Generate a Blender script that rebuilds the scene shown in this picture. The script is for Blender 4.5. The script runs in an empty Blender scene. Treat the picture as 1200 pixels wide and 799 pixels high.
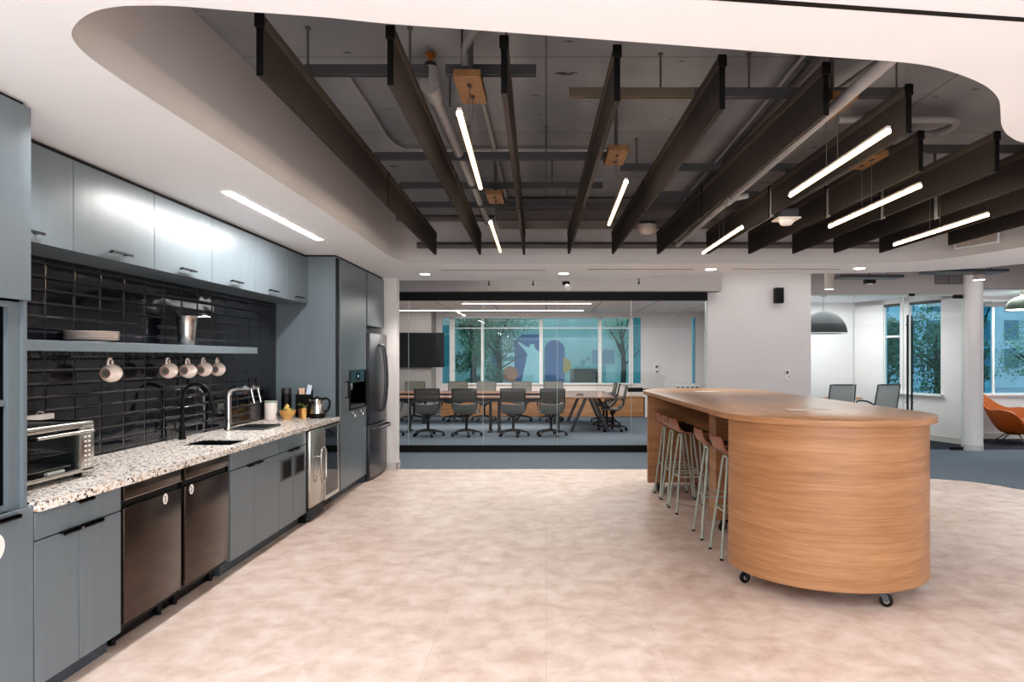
import bpy, bmesh, math, random
from mathutils import Vector, Matrix
random.seed(7)
S = bpy.context.scene
COL = S.collection
PI = math.pi
rad = math.radians

# ---------------------------------------------------------------- materials
def new_mat(name):
    m = bpy.data.materials.new(name); m.use_nodes = True
    nt = m.node_tree; nt.nodes.clear()
    out = nt.nodes.new('ShaderNodeOutputMaterial')
    return m, nt, out
def N(nt, t, **kw):
    n = nt.nodes.new(t)
    for k, v in kw.items():
        if k.startswith('i_'):
            n.inputs[k[2:].replace('_', ' ')].default_value = v
        else: setattr(n, k, v)
    return n
def L(nt, a, b): nt.links.new(a, b)
def rgb(r, g, b):                       # sRGB 0-255 to linear
    f = lambda c: (c/255)/12.92 if c/255 <= .04045 else ((c/255+.055)/1.055)**2.4
    return (f(r), f(g), f(b), 1)
def ramp(nt, stops, interp='LINEAR'):
    r = nt.nodes.new('ShaderNodeValToRGB'); cr = r.color_ramp; cr.interpolation = interp
    while len(cr.elements) < len(stops): cr.elements.new(.5)
    for e, (p, c) in zip(cr.elements, stops): e.position = p; e.color = c
    return r
def coords(nt, scale=(1, 1, 1), kind='Object'):
    tc = N(nt, 'ShaderNodeTexCoord'); mp = N(nt, 'ShaderNodeMapping'); mp.inputs['Scale'].default_value = scale
    L(nt, tc.outputs[kind], mp.inputs['Vector']); return mp.outputs['Vector']
def simple(name, c, rough=.5, metal=0, var=.06, nscale=8, stretch=(1, 1, 1), bump=0, spec=.5, coat=0):
    """plain surface with a little noise in colour (and optional bump)"""
    m, nt, out = new_mat(name)
    b = N(nt, 'ShaderNodeBsdfPrincipled', i_Roughness=rough, i_Metallic=metal)
    b.inputs['Specular IOR Level'].default_value = spec
    b.inputs['Coat Weight'].default_value = coat
    v = coords(nt, stretch)
    n = N(nt, 'ShaderNodeTexNoise', i_Scale=nscale, i_Detail=4.0); L(nt, v, n.inputs['Vector'])
    lo = tuple(x*(1-var) for x in c[:3])+(1,); hi = tuple(min(1, x*(1+var)) for x in c[:3])+(1,)
    r = ramp(nt, [(.3, lo), (.7, hi)]); L(nt, n.outputs['Fac'], r.inputs['Fac'])
    L(nt, r.outputs['Color'], b.inputs['Base Color'])
    if bump:
        bp = N(nt, 'ShaderNodeBump', i_Strength=bump, i_Distance=.01); L(nt, n.outputs['Fac'], bp.inputs['Height']); L(nt, bp.outputs['Normal'], b.inputs['Normal'])
    L(nt, b.outputs['BSDF'], out.inputs['Surface']); return m
def emit(name, c, s):
    m, nt, out = new_mat(name); e = N(nt, 'ShaderNodeEmission', i_Color=c, i_Strength=s)
    L(nt, e.outputs['Emission'], out.inputs['Surface']); return m
def glass(name, tint, refl=1.0, fr=1.45):
    m, nt, out = new_mat(name)
    t = N(nt, 'ShaderNodeBsdfTransparent', i_Color=tint)
    g = N(nt, 'ShaderNodeBsdfGlossy', i_Roughness=.0, i_Color=(refl, refl, refl, 1))
    lw = N(nt, 'ShaderNodeLayerWeight', i_Blend=.5); mx = N(nt, 'ShaderNodeMixShader')
    p5 = N(nt, 'ShaderNodeMath', operation='POWER'); p5.inputs[1].default_value = 5.0; L(nt, lw.outputs['Facing'], p5.inputs[0])
    f = N(nt, 'ShaderNodeMath', operation='MULTIPLY_ADD'); f.inputs[1].default_value = .9; f.inputs[2].default_value = ((fr-1)/(fr+1))**2; L(nt, p5.outputs[0], f.inputs[0])
    L(nt, f.outputs[0], mx.inputs['Fac']); L(nt, t.outputs['BSDF'], mx.inputs[1]); L(nt, g.outputs['BSDF'], mx.inputs[2])
    L(nt, mx.outputs['Shader'], out.inputs['Surface']); return m
def see_through(name, c, alpha, rough=.7, scale=220):
    m, nt, out = new_mat(name)
    b = N(nt, 'ShaderNodeBsdfPrincipled', i_Base_Color=c, i_Roughness=rough)
    t = N(nt, 'ShaderNodeBsdfTransparent'); mx = N(nt, 'ShaderNodeMixShader')
    mx.inputs['Fac'].default_value = alpha
    L(nt, t.outputs['BSDF'], mx.inputs[1]); L(nt, b.outputs['BSDF'], mx.inputs[2]); L(nt, mx.outputs['Shader'], out.inputs['Surface'])
    return m
def wood(name, c1, c2, c3, stretch, rough=.38, wscale=1.0):
    m, nt, out = new_mat(name)
    b = N(nt, 'ShaderNodeBsdfPrincipled', i_Roughness=rough)
    v = coords(nt, stretch)
    n1 = N(nt, 'ShaderNodeTexNoise', i_Scale=1.6*wscale, i_Detail=6.0, i_Roughness=.62); L(nt, v, n1.inputs['Vector'])
    n2 = N(nt, 'ShaderNodeTexNoise', i_Scale=9.0*wscale, i_Detail=3.0); L(nt, v, n2.inputs['Vector'])
    mx = N(nt, 'ShaderNodeMath', operation='MULTIPLY_ADD'); mx.inputs[1].default_value = .4
    mm = N(nt, 'ShaderNodeMath', operation='MULTIPLY'); mm.inputs[1].default_value = .6
    L(nt, n1.outputs['Fac'], mm.inputs[0]); L(nt, n2.outputs['Fac'], mx.inputs[0]); L(nt, mm.outputs[0], mx.inputs[2])
    r = ramp(nt, [(.36, c1), (.5, c2), (.64, c3)]); L(nt, mx.outputs[0], r.inputs['Fac'])
    L(nt, r.outputs['Color'], b.inputs['Base Color'])
    bp = N(nt, 'ShaderNodeBump', i_Strength=.08, i_Distance=.002); L(nt, mx.outputs[0], bp.inputs['Height']); L(nt, bp.outputs['Normal'], b.inputs['Normal'])
    L(nt, b.outputs['BSDF'], out.inputs['Surface']); return m

def mat_lvt():
    m, nt, out = new_mat('vinyl tile floor')
    b = N(nt, 'ShaderNodeBsdfPrincipled', i_Roughness=.42)
    v = coords(nt, (1, 1.0, 1))
    n1 = N(nt, 'ShaderNodeTexNoise', i_Scale=5.5, i_Detail=5.0, i_Roughness=.6, i_Distortion=.3); L(nt, v, n1.inputs['Vector'])
    n2 = N(nt, 'ShaderNodeTexNoise', i_Scale=.8, i_Detail=2.0); L(nt, v, n2.inputs['Vector'])
    mx = N(nt, 'ShaderNodeMath', operation='MULTIPLY_ADD'); mx.inputs[1].default_value = .25
    mm = N(nt, 'ShaderNodeMath', operation='MULTIPLY'); mm.inputs[1].default_value = .75
    L(nt, n1.outputs['Fac'], mm.inputs[0]); L(nt, n2.outputs['Fac'], mx.inputs[0]); L(nt, mm.outputs[0], mx.inputs[2])
    r = ramp(nt, [(.30, FLOOR[0]), (.5, FLOOR[1]), (.68, FLOOR[2])]); L(nt, mx.outputs[0], r.inputs['Fac'])
    bk = N(nt, 'ShaderNodeTexBrick', offset=0.0, i_Scale=1.0, i_Mortar_Size=.0016, i_Brick_Width=.61, i_Row_Height=.61)
    bk.inputs['Color1'].default_value = (1, 1, 1, 1); bk.inputs['Color2'].default_value = (.955, .95, .945, 1); bk.inputs['Mortar'].default_value = (.8, .77, .75, 1)
    L(nt, v, bk.inputs['Vector'])
    mu = N(nt, 'ShaderNodeMix', data_type='RGBA', blend_type='MULTIPLY'); mu.inputs['Factor'].default_value = 1
    L(nt, r.outputs['Color'], mu.inputs['A']); L(nt, bk.outputs['Color'], mu.inputs['B'])
    L(nt, mu.outputs['Result'], b.inputs['Base Color']); L(nt, b.outputs['BSDF'], out.inputs['Surface']); return m
def mat_tile():
    m, nt, out = new_mat('black glazed bevelled tile')
    b = N(nt, 'ShaderNodeBsdfPrincipled', i_Roughness=.07)
    tc = N(nt, 'ShaderNodeTexCoord'); sp = N(nt, 'ShaderNodeSeparateXYZ'); cb = N(nt, 'ShaderNodeCombineXYZ')
    L(nt, tc.outputs['Object'], sp.inputs[0]); L(nt, sp.outputs['Y'], cb.inputs['X']); L(nt, sp.outputs['Z'], cb.inputs['Y'])
    def brick(ms, sm):
        k = N(nt, 'ShaderNodeTexBrick', offset=0.0, i_Scale=1.0, i_Mortar_Size=ms, i_Mortar_Smooth=sm, i_Brick_Width=.247, i_Row_Height=.0775)
        L(nt, cb.outputs[0], k.inputs['Vector']); return k
    k1 = brick(.0032, .1); k2 = brick(.014, 1.0)
    k1.inputs['Color1'].default_value = (.004, .0045, .008, 1); k1.inputs['Color2'].default_value = (.009, .010, .016, 1); k1.inputs['Mortar'].default_value = (.03, .03, .034, 1)
    L(nt, k1.outputs['Color'], b.inputs['Base Color'])
    n = N(nt, 'ShaderNodeTexNoise', i_Scale=5.0, i_Detail=1.0); L(nt, tc.outputs['Object'], n.inputs['Vector'])
    b1 = N(nt, 'ShaderNodeBump', i_Strength=.16, i_Distance=.02); L(nt, n.outputs['Fac'], b1.inputs['Height'])
    b2 = N(nt, 'ShaderNodeBump', i_Strength=.9, i_Distance=.004, invert=True); L(nt, k2.outputs['Fac'], b2.inputs['Height']); L(nt, b1.outputs['Normal'], b2.inputs['Normal'])
    L(nt, b2.outputs['Normal'], b.inputs['Normal'])
    L(nt, b.outputs['BSDF'], out.inputs['Surface']); return m
def mat_terrazzo():
    m, nt, out = new_mat('speckled terrazzo')
    b = N(nt, 'ShaderNodeBsdfPrincipled', i_Roughness=.25)
    v = coords(nt)
    def layer(scale, edge, stops):
        a = N(nt, 'ShaderNodeTexVoronoi', i_Scale=scale); L(nt, v, a.inputs['Vector'])
        e = N(nt, 'ShaderNodeTexVoronoi', feature='DISTANCE_TO_EDGE', i_Scale=scale); L(nt, v, e.inputs['Vector'])
        s = N(nt, 'ShaderNodeSeparateColor'); L(nt, a.outputs['Color'], s.inputs[0])
        r = ramp(nt, stops, 'CONSTANT'); L(nt, s.outputs[0], r.inputs['Fac'])
        g = N(nt, 'ShaderNodeMath', operation='GREATER_THAN'); g.inputs[1].default_value = edge; L(nt, e.outputs['Distance'], g.inputs[0])
        keep = N(nt, 'ShaderNodeMath', operation='LESS_THAN'); L(nt, s.outputs[1], keep.inputs[0])
        mul = N(nt, 'ShaderNodeMath', operation='MULTIPLY'); L(nt, g.outputs[0], mul.inputs[0]); L(nt, keep.outputs[0], mul.inputs[1])
        return r, mul, keep
    st = [(0, rgb(35, 33, 32)), (.22, rgb(120, 112, 105)), (.42, rgb(196, 165, 128)), (.6, rgb(75, 75, 78)), (.72, rgb(214, 200, 186)), (.88, rgb(150, 110, 80))]
    r1, f1, k1 = layer(62, .10, st); k1.inputs[1].default_value = .40
    r2, f2, k2 = layer(150, .11, st); k2.inputs[1].default_value = .30
    base = N(nt, 'ShaderNodeMix', data_type='RGBA'); base.inputs['A'].default_value = rgb(244, 239, 234)
    L(nt, f2.outputs[0], base.inputs['Factor']); L(nt, r2.outputs['Color'], base.inputs['B'])
    top = N(nt, 'ShaderNodeMix', data_type='RGBA'); L(nt, f1.outputs[0], top.inputs['Factor']); L(nt, base.outputs['Result'], top.inputs['A']); L(nt, r1.outputs['Color'], top.inputs['B'])
    L(nt, top.outputs['Result'], b.inputs['Base Color']); L(nt, b.outputs['BSDF'], out.inputs['Surface']); return m
def mat_concrete():
    m, nt, out = new_mat('painted concrete deck')
    b = N(nt, 'ShaderNodeBsdfPrincipled', i_Roughness=.8)
    v = coords(nt)
    n = N(nt, 'ShaderNodeTexNoise', i_Scale=1.2, i_Detail=6.0, i_Roughness=.6); L(nt, v, n.inputs['Vector'])
    r = ramp(nt, [(.3, rgb(118, 124, 131)), (.7, rgb(142, 147, 153))]); L(nt, n.outputs['Fac'], r.inputs['Fac'])
    n2 = N(nt, 'ShaderNodeTexNoise', i_Scale=5.0, i_Detail=2.0); L(nt, coords(nt, (1, 2.4, 1)), n2.inputs['Vector'])
    r2 = ramp(nt, [(.27, (.25, .25, .25, 1)), (.31, (1, 1, 1, 1))]); L(nt, n2.outputs['Fac'], r2.inputs['Fac'])
    bk = N(nt, 'ShaderNodeTexBrick', offset=0.0, i_Scale=1.0, i_Mortar_Size=.006, i_Brick_Width=2.4, i_Row_Height=1.25)
    bk.inputs['Color1'].default_value = (1, 1, 1, 1); bk.inputs['Color2'].default_value = (.88, .88, .88, 1); bk.inputs['Mortar'].default_value = (.5, .5, .5, 1); L(nt, v, bk.inputs['Vector'])
    a = N(nt, 'ShaderNodeMix', data_type='RGBA', blend_type='MULTIPLY'); a.inputs['Factor'].default_value = 1
    L(nt, r.outputs['Color'], a.inputs['A']); L(nt, r2.outputs['Color'], a.inputs['B'])
    c = N(nt, 'ShaderNodeMix', data_type='RGBA', blend_type='MULTIPLY'); c.inputs['Factor'].default_value = 1
    L(nt, a.outputs['Result'], c.inputs['A']); L(nt, bk.outputs['Color'], c.inputs['B'])
    L(nt, c.outputs['Result'], b.inputs['Base Color']); L(nt, b.outputs['BSDF'], out.inputs['Surface']); return m
def mat_ceiltile():
    m, nt, out = new_mat('white ceiling tiles')
    b = N(nt, 'ShaderNodeBsdfPrincipled', i_Roughness=.8)
    bk = N(nt, 'ShaderNodeTexBrick', offset=0.0, i_Scale=1.0, i_Mortar_Size=.012, i_Brick_Width=1.2, i_Row_Height=1.2)
    bk.inputs['Color1'].default_value = (.8, .79, .77, 1); bk.inputs['Color2'].default_value = (.75, .74, .72, 1); bk.inputs['Mortar'].default_value = (.3, .3, .3, 1)
    L(nt, coords(nt), bk.inputs['Vector']); L(nt, bk.outputs['Color'], b.inputs['Base Color']); L(nt, b.outputs['BSDF'], out.inputs['Surface']); return m

FLOOR = [rgb(190, 166, 152), rgb(214, 194, 183), rgb(230, 216, 208)]
M = {}
M['lvt'] = mat_lvt(); M['tile'] = mat_tile(); M['terrazzo'] = mat_terrazzo(); M['slab'] = mat_concrete(); M['ceiltile'] = mat_ceiltile()
M['carpet'] = simple('blue grey carpet', rgb(112, 122, 132), .95, var=.22, nscale=60, bump=.3, spec=.1)
M['carpet_dark'] = simple('charcoal carpet', rgb(58, 60, 66), .95, var=.25, nscale=60, bump=.3, spec=.1)
M['fascia'] = simple('white fascia toned for shade', rgb(204, 203, 204), .75, var=.015, nscale=2)  # white darkened to stand for weaker light on the fascia
M['white'] = simple('white painted board', rgb(235, 240, 244), .7, var=.015, nscale=2)
M['wallwhite'] = simple('white wall paint', rgb(228, 224, 223), .75, var=.015, nscale=2)
M['wallgrey'] = simple('grey wall and shading tone', rgb(164, 158, 156), .75, var=.02, nscale=2)
M['base'] = simple('pale grey baseboard', rgb(205, 201, 196), .5, var=.02)
M['cab'] = simple('blue grey cabinet laminate', rgb(110, 121, 128), .32, var=.04, nscale=30, stretch=(1, 1, .05))
M['cabdark'] = simple('dark cabinet interior', rgb(14, 16, 20), .6, spec=.2)
M['toe'] = simple('dark grey toe kick', rgb(74, 84, 92), .5)
M['black'] = simple('matt black metal', rgb(12, 12, 13), .45, var=.1, spec=.3)
M['blackgloss'] = simple('glossy black glass', rgb(10, 10, 12), .05, var=.05)
M['blacksteel'] = simple('black stainless steel', rgb(86, 76, 70), .2, metal=.8, var=.12, nscale=5, stretch=(1, 1, 6))
M['fridge'] = simple('dark grey stainless steel', rgb(92, 92, 97), .3, metal=.8, var=.06, nscale=10, stretch=(8, 8, .3))
M['steel'] = simple('brushed stainless steel', rgb(200, 196, 190), .26, metal=1, var=.08, nscale=10, stretch=(1, 1, 14))
M['chrome'] = simple('polished chrome', rgb(225, 225, 225), .07, metal=1, var=.02)
M['ceramic'] = simple('blush white glazed ceramic', rgb(242, 228, 220), .22, var=.03)
M['plate'] = simple('white glazed stoneware', rgb(232, 222, 216), .25, var=.03)
M['inkgrey'] = simple('grey printed mark', rgb(110, 108, 106), .6)
M['labelwhite'] = simple('white sticker paper', rgb(240, 236, 234), .6, var=.02)
M['wood_side'] = wood('oak veneer, horizontal grain', rgb(148, 105, 72), rgb(165, 121, 85), rgb(179, 136, 99), (.5, .5, 10))
M['wood_top'] = wood('oak veneer, long grain', rgb(170, 126, 90), rgb(187, 143, 105), rgb(201, 159, 121), (11, .6, 1), .28)
M['wood_dark'] = wood('dark oak veneer', rgb(120, 74, 46), rgb(146, 94, 60), rgb(164, 110, 74), (9, 9, .6), .5)  # darker oak tone for the spine panel and herb pot
M['credwood'] = wood('oak credenza veneer', rgb(150, 105, 68), rgb(176, 128, 88), rgb(196, 150, 108), (.6, .6, 9), .45)
M['stoolwood'] = wood('rosy walnut ply', rgb(128, 82, 64), rgb(152, 102, 82), rgb(172, 122, 100), (8, .8, 1), .4)
M['tabletop'] = wood('walnut table veneer', rgb(128, 90, 74), rgb(150, 112, 96), rgb(172, 136, 120), (.6, 9, 1), .22)
M['canopywood'] = wood('orange stained pine', rgb(112, 84, 54), rgb(132, 100, 66), rgb(148, 114, 78), (8, .8, 1), .5)
M['bowlwood'] = wood('bamboo', rgb(200, 150, 85), rgb(220, 172, 105), rgb(232, 190, 125), (3, 3, 9), .45)
M['sage'] = simple('pale sage powder coat', rgb(170, 176, 166), .42, var=.03)
M['felt'] = simple('charcoal brown felt', rgb(63, 60, 59), .95, var=.28, nscale=140, bump=.15, spec=.1)
M['feltedge'] = simple('brown felt edge', rgb(78, 73, 70), .9, var=.15, nscale=80, spec=.1)
M['strut'] = simple('dark grey strut steel', rgb(84, 86, 90), .45, metal=.3, var=.06)
M['strut_lit'] = simple('strut steel in lit olive', rgb(120, 113, 100), .4, metal=.4, var=.06)  # strut steel with its lit olive look put into the colour
M['pipe'] = simple('grey painted pipe', rgb(146, 148, 151), .5, var=.05)
M['pipedark'] = simple('dark grey painted pipe', rgb(92, 90, 90), .5, var=.05)
M['duct'] = simple('grey insulated duct', rgb(112, 108, 106), .7, var=.1, nscale=14)
M['brass'] = simple('brass', rgb(190, 130, 60), .35, metal=.9)
M['meshback'] = see_through('olive grey mesh', rgb(104, 102, 92), .72)
M['seatgrey'] = simple('grey woven seat', rgb(122, 122, 116), .6, var=.1, nscale=60)
M['chairframe'] = simple('dark grey plastic', rgb(52, 52, 54), .45, var=.06)
M['lightgreymesh'] = see_through('light grey mesh', rgb(190, 194, 192), .85)
M['glass'] = glass('clear partition glass', (.955, .975, .97, 1), .9, 1.32)
M['glassedge'] = simple('pale glass edge', rgb(190, 205, 202), .2)
M['bluewin'] = glass('blue tinted window glass', (.42, .79, .90, 1), .8, 1.4)
M['bluewin2'] = glass('blue street window glass', (.55, .82, .91, 1), .8, 1.4)
M['palewin'] = glass('pale blue window glass', (.46, .76, .88, 1), .8, 1.4)
M['bluedeep'] = glass('deep blue window glass', (.12, .52, .70, 1), .8, 1.6)
M['ovenglass'] = glass('smoked oven glass', (.80, .84, .84, 1), .5, 1.4)
M['winframe'] = simple('white window frame', rgb(232, 234, 232), .5)
M['orange'] = simple('burnt orange leather', rgb(164, 86, 26), .45, var=.08, nscale=12)
M['pendantdome'] = simple('dark grey ribbed shade', rgb(30, 31, 32), .7, var=.25, nscale=30, stretch=(1, 1, .2))
M['pendantgreen'] = simple('olive grey shade', rgb(98, 112, 100), .5)
M['innerwhite'] = simple('white shade lining', rgb(240, 238, 232), .5)
M['beigecyl'] = simple('beige luminaire body', rgb(200, 190, 182), .5)
M['screen'] = simple('dark television glass', rgb(16, 18, 19), .3, spec=.25)
M['yellow'] = simple('pale yellow packet', rgb(222, 190, 110), .6)
M['green'] = simple('green leaf', rgb(110, 118, 62), .6, var=.2)
M['paper'] = simple('pink tea packet', rgb(222, 186, 164), .6)
M['paper2'] = simple('white blue packet', rgb(205, 214, 230), .6)
M['leaf'] = simple('outdoor leaf', rgb(84, 122, 86), .7, var=.5, nscale=1.5)
M['leaf2'] = simple('pale outdoor leaf', rgb(140, 168, 140), .7, var=.4, nscale=1.5)
M['bark'] = simple('grey bark', rgb(70, 62, 56), .9, var=.2)
M['facade'] = simple('pale facade render', rgb(176, 194, 184), .8, var=.14, nscale=1.2)
M['facade2'] = simple('grey stone facade', rgb(206, 214, 218), .8, var=.1, nscale=.8)
M['facadewin'] = simple('facade window glass', rgb(120, 140, 152), .2)
M['mural_blue'] = simple('blue mural paint', rgb(20, 92, 140), .7, var=.15, nscale=2)
M['mural_teal'] = simple('teal mural paint', rgb(66, 158, 146), .7, var=.1)
M['mural_white'] = simple('white mural paint', rgb(225, 230, 220), .7, var=.08)
M['mural_orange'] = simple('orange mural paint', rgb(226, 106, 52), .7, var=.12)
M['mural_ochre'] = simple('ochre mural paint', rgb(220, 150, 52), .7, var=.12)
M['mural_brown'] = simple('dark brown panel', rgb(96, 78, 62), .7, var=.3, nscale=3)
M['ground'] = simple('pale pavement', rgb(170, 176, 180), .9, var=.1, nscale=1)
WARM = (1, .82, .62, 1)
def led_tube(name, core, rim, s0, s1):
    m, nt, out = new_mat(name); lw = N(nt, 'ShaderNodeLayerWeight', i_Blend=.5)
    c = ramp(nt, [(.45, core), (.85, rim)]); L(nt, lw.outputs['Facing'], c.inputs['Fac'])
    q = N(nt, 'ShaderNodeMapRange'); q.inputs['From Min'].default_value = .35; q.inputs['From Max'].default_value = .9; q.inputs['To Min'].default_value = s0; q.inputs['To Max'].default_value = s1
    L(nt, lw.outputs['Facing'], q.inputs['Value'])
    e = N(nt, 'ShaderNodeEmission'); L(nt, c.outputs['Color'], e.inputs['Color']); L(nt, q.outputs['Result'], e.inputs['Strength'])
    L(nt, e.outputs['Emission'], out.inputs['Surface']); return m
M['led_warm'] = led_tube('warm led tube', (1, .80, .58, 1), (1, .62, .32, 1), 36, 1.6)  # orange rim put into the colour to suggest a glow
M['led_white'] = emit('white led', (1, .96, .93, 1), 60)
M['down'] = emit('downlight lens', (1, .95, .88, 1), 18)
M['led_conf'] = emit('meeting room led', (1, .93, .86, 1), 9)
M['bluedisp'] = emit('blue display', (.35, .7, .9, 1), 1.2)

# ---------------------------------------------------------------- mesh builder
class MB:
    def __init__(self): self.bm = bmesh.new(); self.mats = []
    def _mi(self, mat):
        if mat not in self.mats: self.mats.append(mat)
        return self.mats.index(mat)
    def _merge(self, t, mat, xf=None):
        if xf is not None: bmesh.ops.transform(t, matrix=xf, verts=t.verts)
        i = self._mi(mat)
        for f in t.faces: f.material_index = i
        me = bpy.data.meshes.new('tmp'); t.to_mesh(me); t.free()
        self.bm.from_mesh(me); bpy.data.meshes.remove(me); return self
    def box(self, x0, x1, y0, y1, z0, z1, mat=None, bev=0, seg=2, xf=None):
        t = bmesh.new(); bmesh.ops.create_cube(t, size=1)
        for v in t.verts: v.co = Vector(((x0+x1)/2+v.co.x*(x1-x0), (y0+y1)/2+v.co.y*(y1-y0), (z0+z1)/2+v.co.z*(z1-z0)))
        if bev: bmesh.ops.bevel(t, geom=t.edges[:], offset=bev, segments=seg, affect='EDGES', profile=.5)
        return self._merge(t, mat, xf)
    def prism(self, pts, z0, z1, mat=None, bev=0, seg=2, xf=None):
        t = bmesh.new(); lo = [t.verts.new((x, y, z0)) for x, y in pts]; f = t.faces.new(lo)
        r = bmesh.ops.extrude_face_region(t, geom=[f])
        up = [e for e in r['geom'] if isinstance(e, bmesh.types.BMVert)]
        for v in up: v.co.z = z1
        bmesh.ops.recalc_face_normals(t, faces=t.faces[:])
        if bev:
            ed = [e for e in t.edges if abs(e.verts[0].co.z-e.verts[1].co.z) < 1e-6]
            bmesh.ops.bevel(t, geom=ed, offset=bev, segments=seg, affect='EDGES', profile=.5)
        return self._merge(t, mat, xf)
    def cyl(self, p0, p1, r0, r1=None, mat=None, n=16, cap=True):
        r1 = r0 if r1 is None else r1; p0 = Vector(p0); p1 = Vector(p1); d = p1-p0
        t = bmesh.new(); bmesh.ops.create_cone(t, cap_ends=cap, segments=n, radius1=r0, radius2=r1, depth=d.length)
        q = Vector((0, 0, 1)).rotation_difference(d.normalized()) if d.length else None
        xf = Matrix.Translation((p0+p1)/2) @ q.to_matrix().to_4x4()
        return self._merge(t, mat, xf)
    def tube(self, pts, r, mat=None, n=10, closed=False):
        pts = [Vector(p) for p in pts]; t = bmesh.new(); rings = []
        m = len(pts); up = None
        for i, p in enumerate(pts):
            if closed: a = pts[(i-1) % m]; b = pts[(i+1) % m]
            else: a = pts[max(0, i-1)]; b = pts[min(m-1, i+1)]
            d = (b-a).normalized()
            if up is None:
                up = Vector((0, 0, 1)) if abs(d.z) < .9 else Vector((1, 0, 0))
            s = d.cross(up).normalized(); up = s.cross(d).normalized()
            rr = r[i] if isinstance(r, (list, tuple)) else r
            rings.append([t.verts.new(p+(s*math.cos(2*PI*k/n)+up*math.sin(2*PI*k/n))*rr) for k in range(n)])
        for i in range(m if closed else m-1):
            A = rings[i]; B = rings[(i+1) % m]
            for k in range(n): t.faces.new((A[k], A[(k+1) % n], B[(k+1) % n], B[k]))
        if not closed: t.faces.new(rings[0][::-1]); t.faces.new(rings[-1])
        bmesh.ops.recalc_face_normals(t, faces=t.faces[:])
        return self._merge(t, mat)
    def lathe(self, prof, c=(0, 0, 0), mat=None, n=32, xf=None):
        t = bmesh.new(); rings = []
        for r, z in prof:
            if r < 1e-6: rings.append([t.verts.new((0, 0, z))])
            else: rings.append([t.verts.new((r*math.cos(2*PI*k/n), r*math.sin(2*PI*k/n), z)) for k in range(n)])
        for A, B in zip(rings, rings[1:]):
            for k in range(n):
                k2 = (k+1) % n
                if len(A) == 1 and len(B) == 1: continue
                if len(A) == 1: t.faces.new((A[0], B[k], B[k2]))
                elif len(B) == 1: t.faces.new((A[k], A[k2], B[0]))
                else: t.faces.new((A[k], A[k2], B[k2], B[k]))
        bmesh.ops.recalc_face_normals(t, faces=t.faces[:])
        m4 = Matrix.Translation(c)
        return self._merge(t, mat, m4 @ xf if xf is not None else m4)
    def grid(self, fn, nu, nv, mat=None, thick=0):
        t = bmesh.new(); P = [[t.verts.new(fn(i/nu, j/nv)) for j in range(nv+1)] for i in range(nu+1)]
        for i in range(nu):
            for j in range(nv): t.faces.new((P[i][j], P[i+1][j], P[i+1][j+1], P[i][j+1]))
        bmesh.ops.recalc_face_normals(t, faces=t.faces[:])
        if thick: bmesh.ops.solidify(t, geom=t.faces[:], thickness=thick)
        return self._merge(t, mat)
    def face(self, pts, mat=None):
        t = bmesh.new(); t.faces.new([t.verts.new(p) for p in pts]); return self._merge(t, mat)
    def strip(self, pts, z0, z1, mat=None, closed=False):
        t = bmesh.new(); lo = [t.verts.new((x, y, z0)) for x, y in pts]; hi = [t.verts.new((x, y, z1)) for x, y in pts]
        m = len(pts)
        for i in range(m if closed else m-1): t.faces.new((lo[i], lo[(i+1) % m], hi[(i+1) % m], hi[i]))
        return self._merge(t, mat)
    def obj(self, name, mat=None, parent=None, smooth=True, **props):
        me = bpy.data.meshes.new(name)
        off = Vector((0, 0, 0)); q = parent
        while q is not None: off += q.location; q = q.parent
        if off.length: bmesh.ops.translate(self.bm, verts=self.bm.verts, vec=-off)
        self.bm.to_mesh(me); self.bm.free()
        for k in (self.mats or [None]): me.materials.append(k or mat)
        if smooth and len(me.polygons):
            me.polygons.foreach_set('use_smooth', [True]*len(me.polygons))
            me.set_sharp_from_angle(angle=rad(38))
        o = bpy.data.objects.new(name, me); COL.objects.link(o)
        if parent is not None: o.parent = parent
        for k, v in props.items(): o[k] = v
        return o
def thing(name, label, cat, loc=(0, 0, 0), group=None):
    o = bpy.data.objects.new(name, None); COL.objects.link(o); o.location = loc; o.empty_display_size = .1
    o['label'] = label; o['category'] = cat; o['kind'] = 'thing'
    if group: o['group'] = group
    return o
def tag(o, label, cat, group=None):
    o['label'] = label; o['category'] = cat; o['kind'] = 'thing'
    if group: o['group'] = group
    return o
def kids(o): return [c for c in bpy.data.objects if c.parent == o]
def copy_tree(o, parent=None):
    c = o.copy(); COL.objects.link(c)
    if parent is not None: c.parent = parent
    for ch in kids(o): copy_tree(ch, c)
    return c
def struct(o): o['kind'] = 'structure'; return o
def smooth_path(P, k=6, closed=False):
    out = []; n = len(P); V = [Vector((*p, 0)) if len(p) == 2 else Vector(p) for p in P]
    for i in range(n if closed else n-1):
        if closed: a, b, c, d = V[i-1], V[i], V[(i+1) % n], V[(i+2) % n]
        else: a, b, c, d = V[max(0, i-1)], V[i], V[i+1], V[min(n-1, i+2)]
        for j in range(k):
            t = j/k
            out.append(.5*((2*b)+(c-a)*t+(2*a-5*b+4*c-d)*t*t+(3*b-a-3*c+d)*t**3))
    if not closed: out.append(V[-1])
    return [tuple(p)[:len(P[0])] for p in out]

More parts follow.
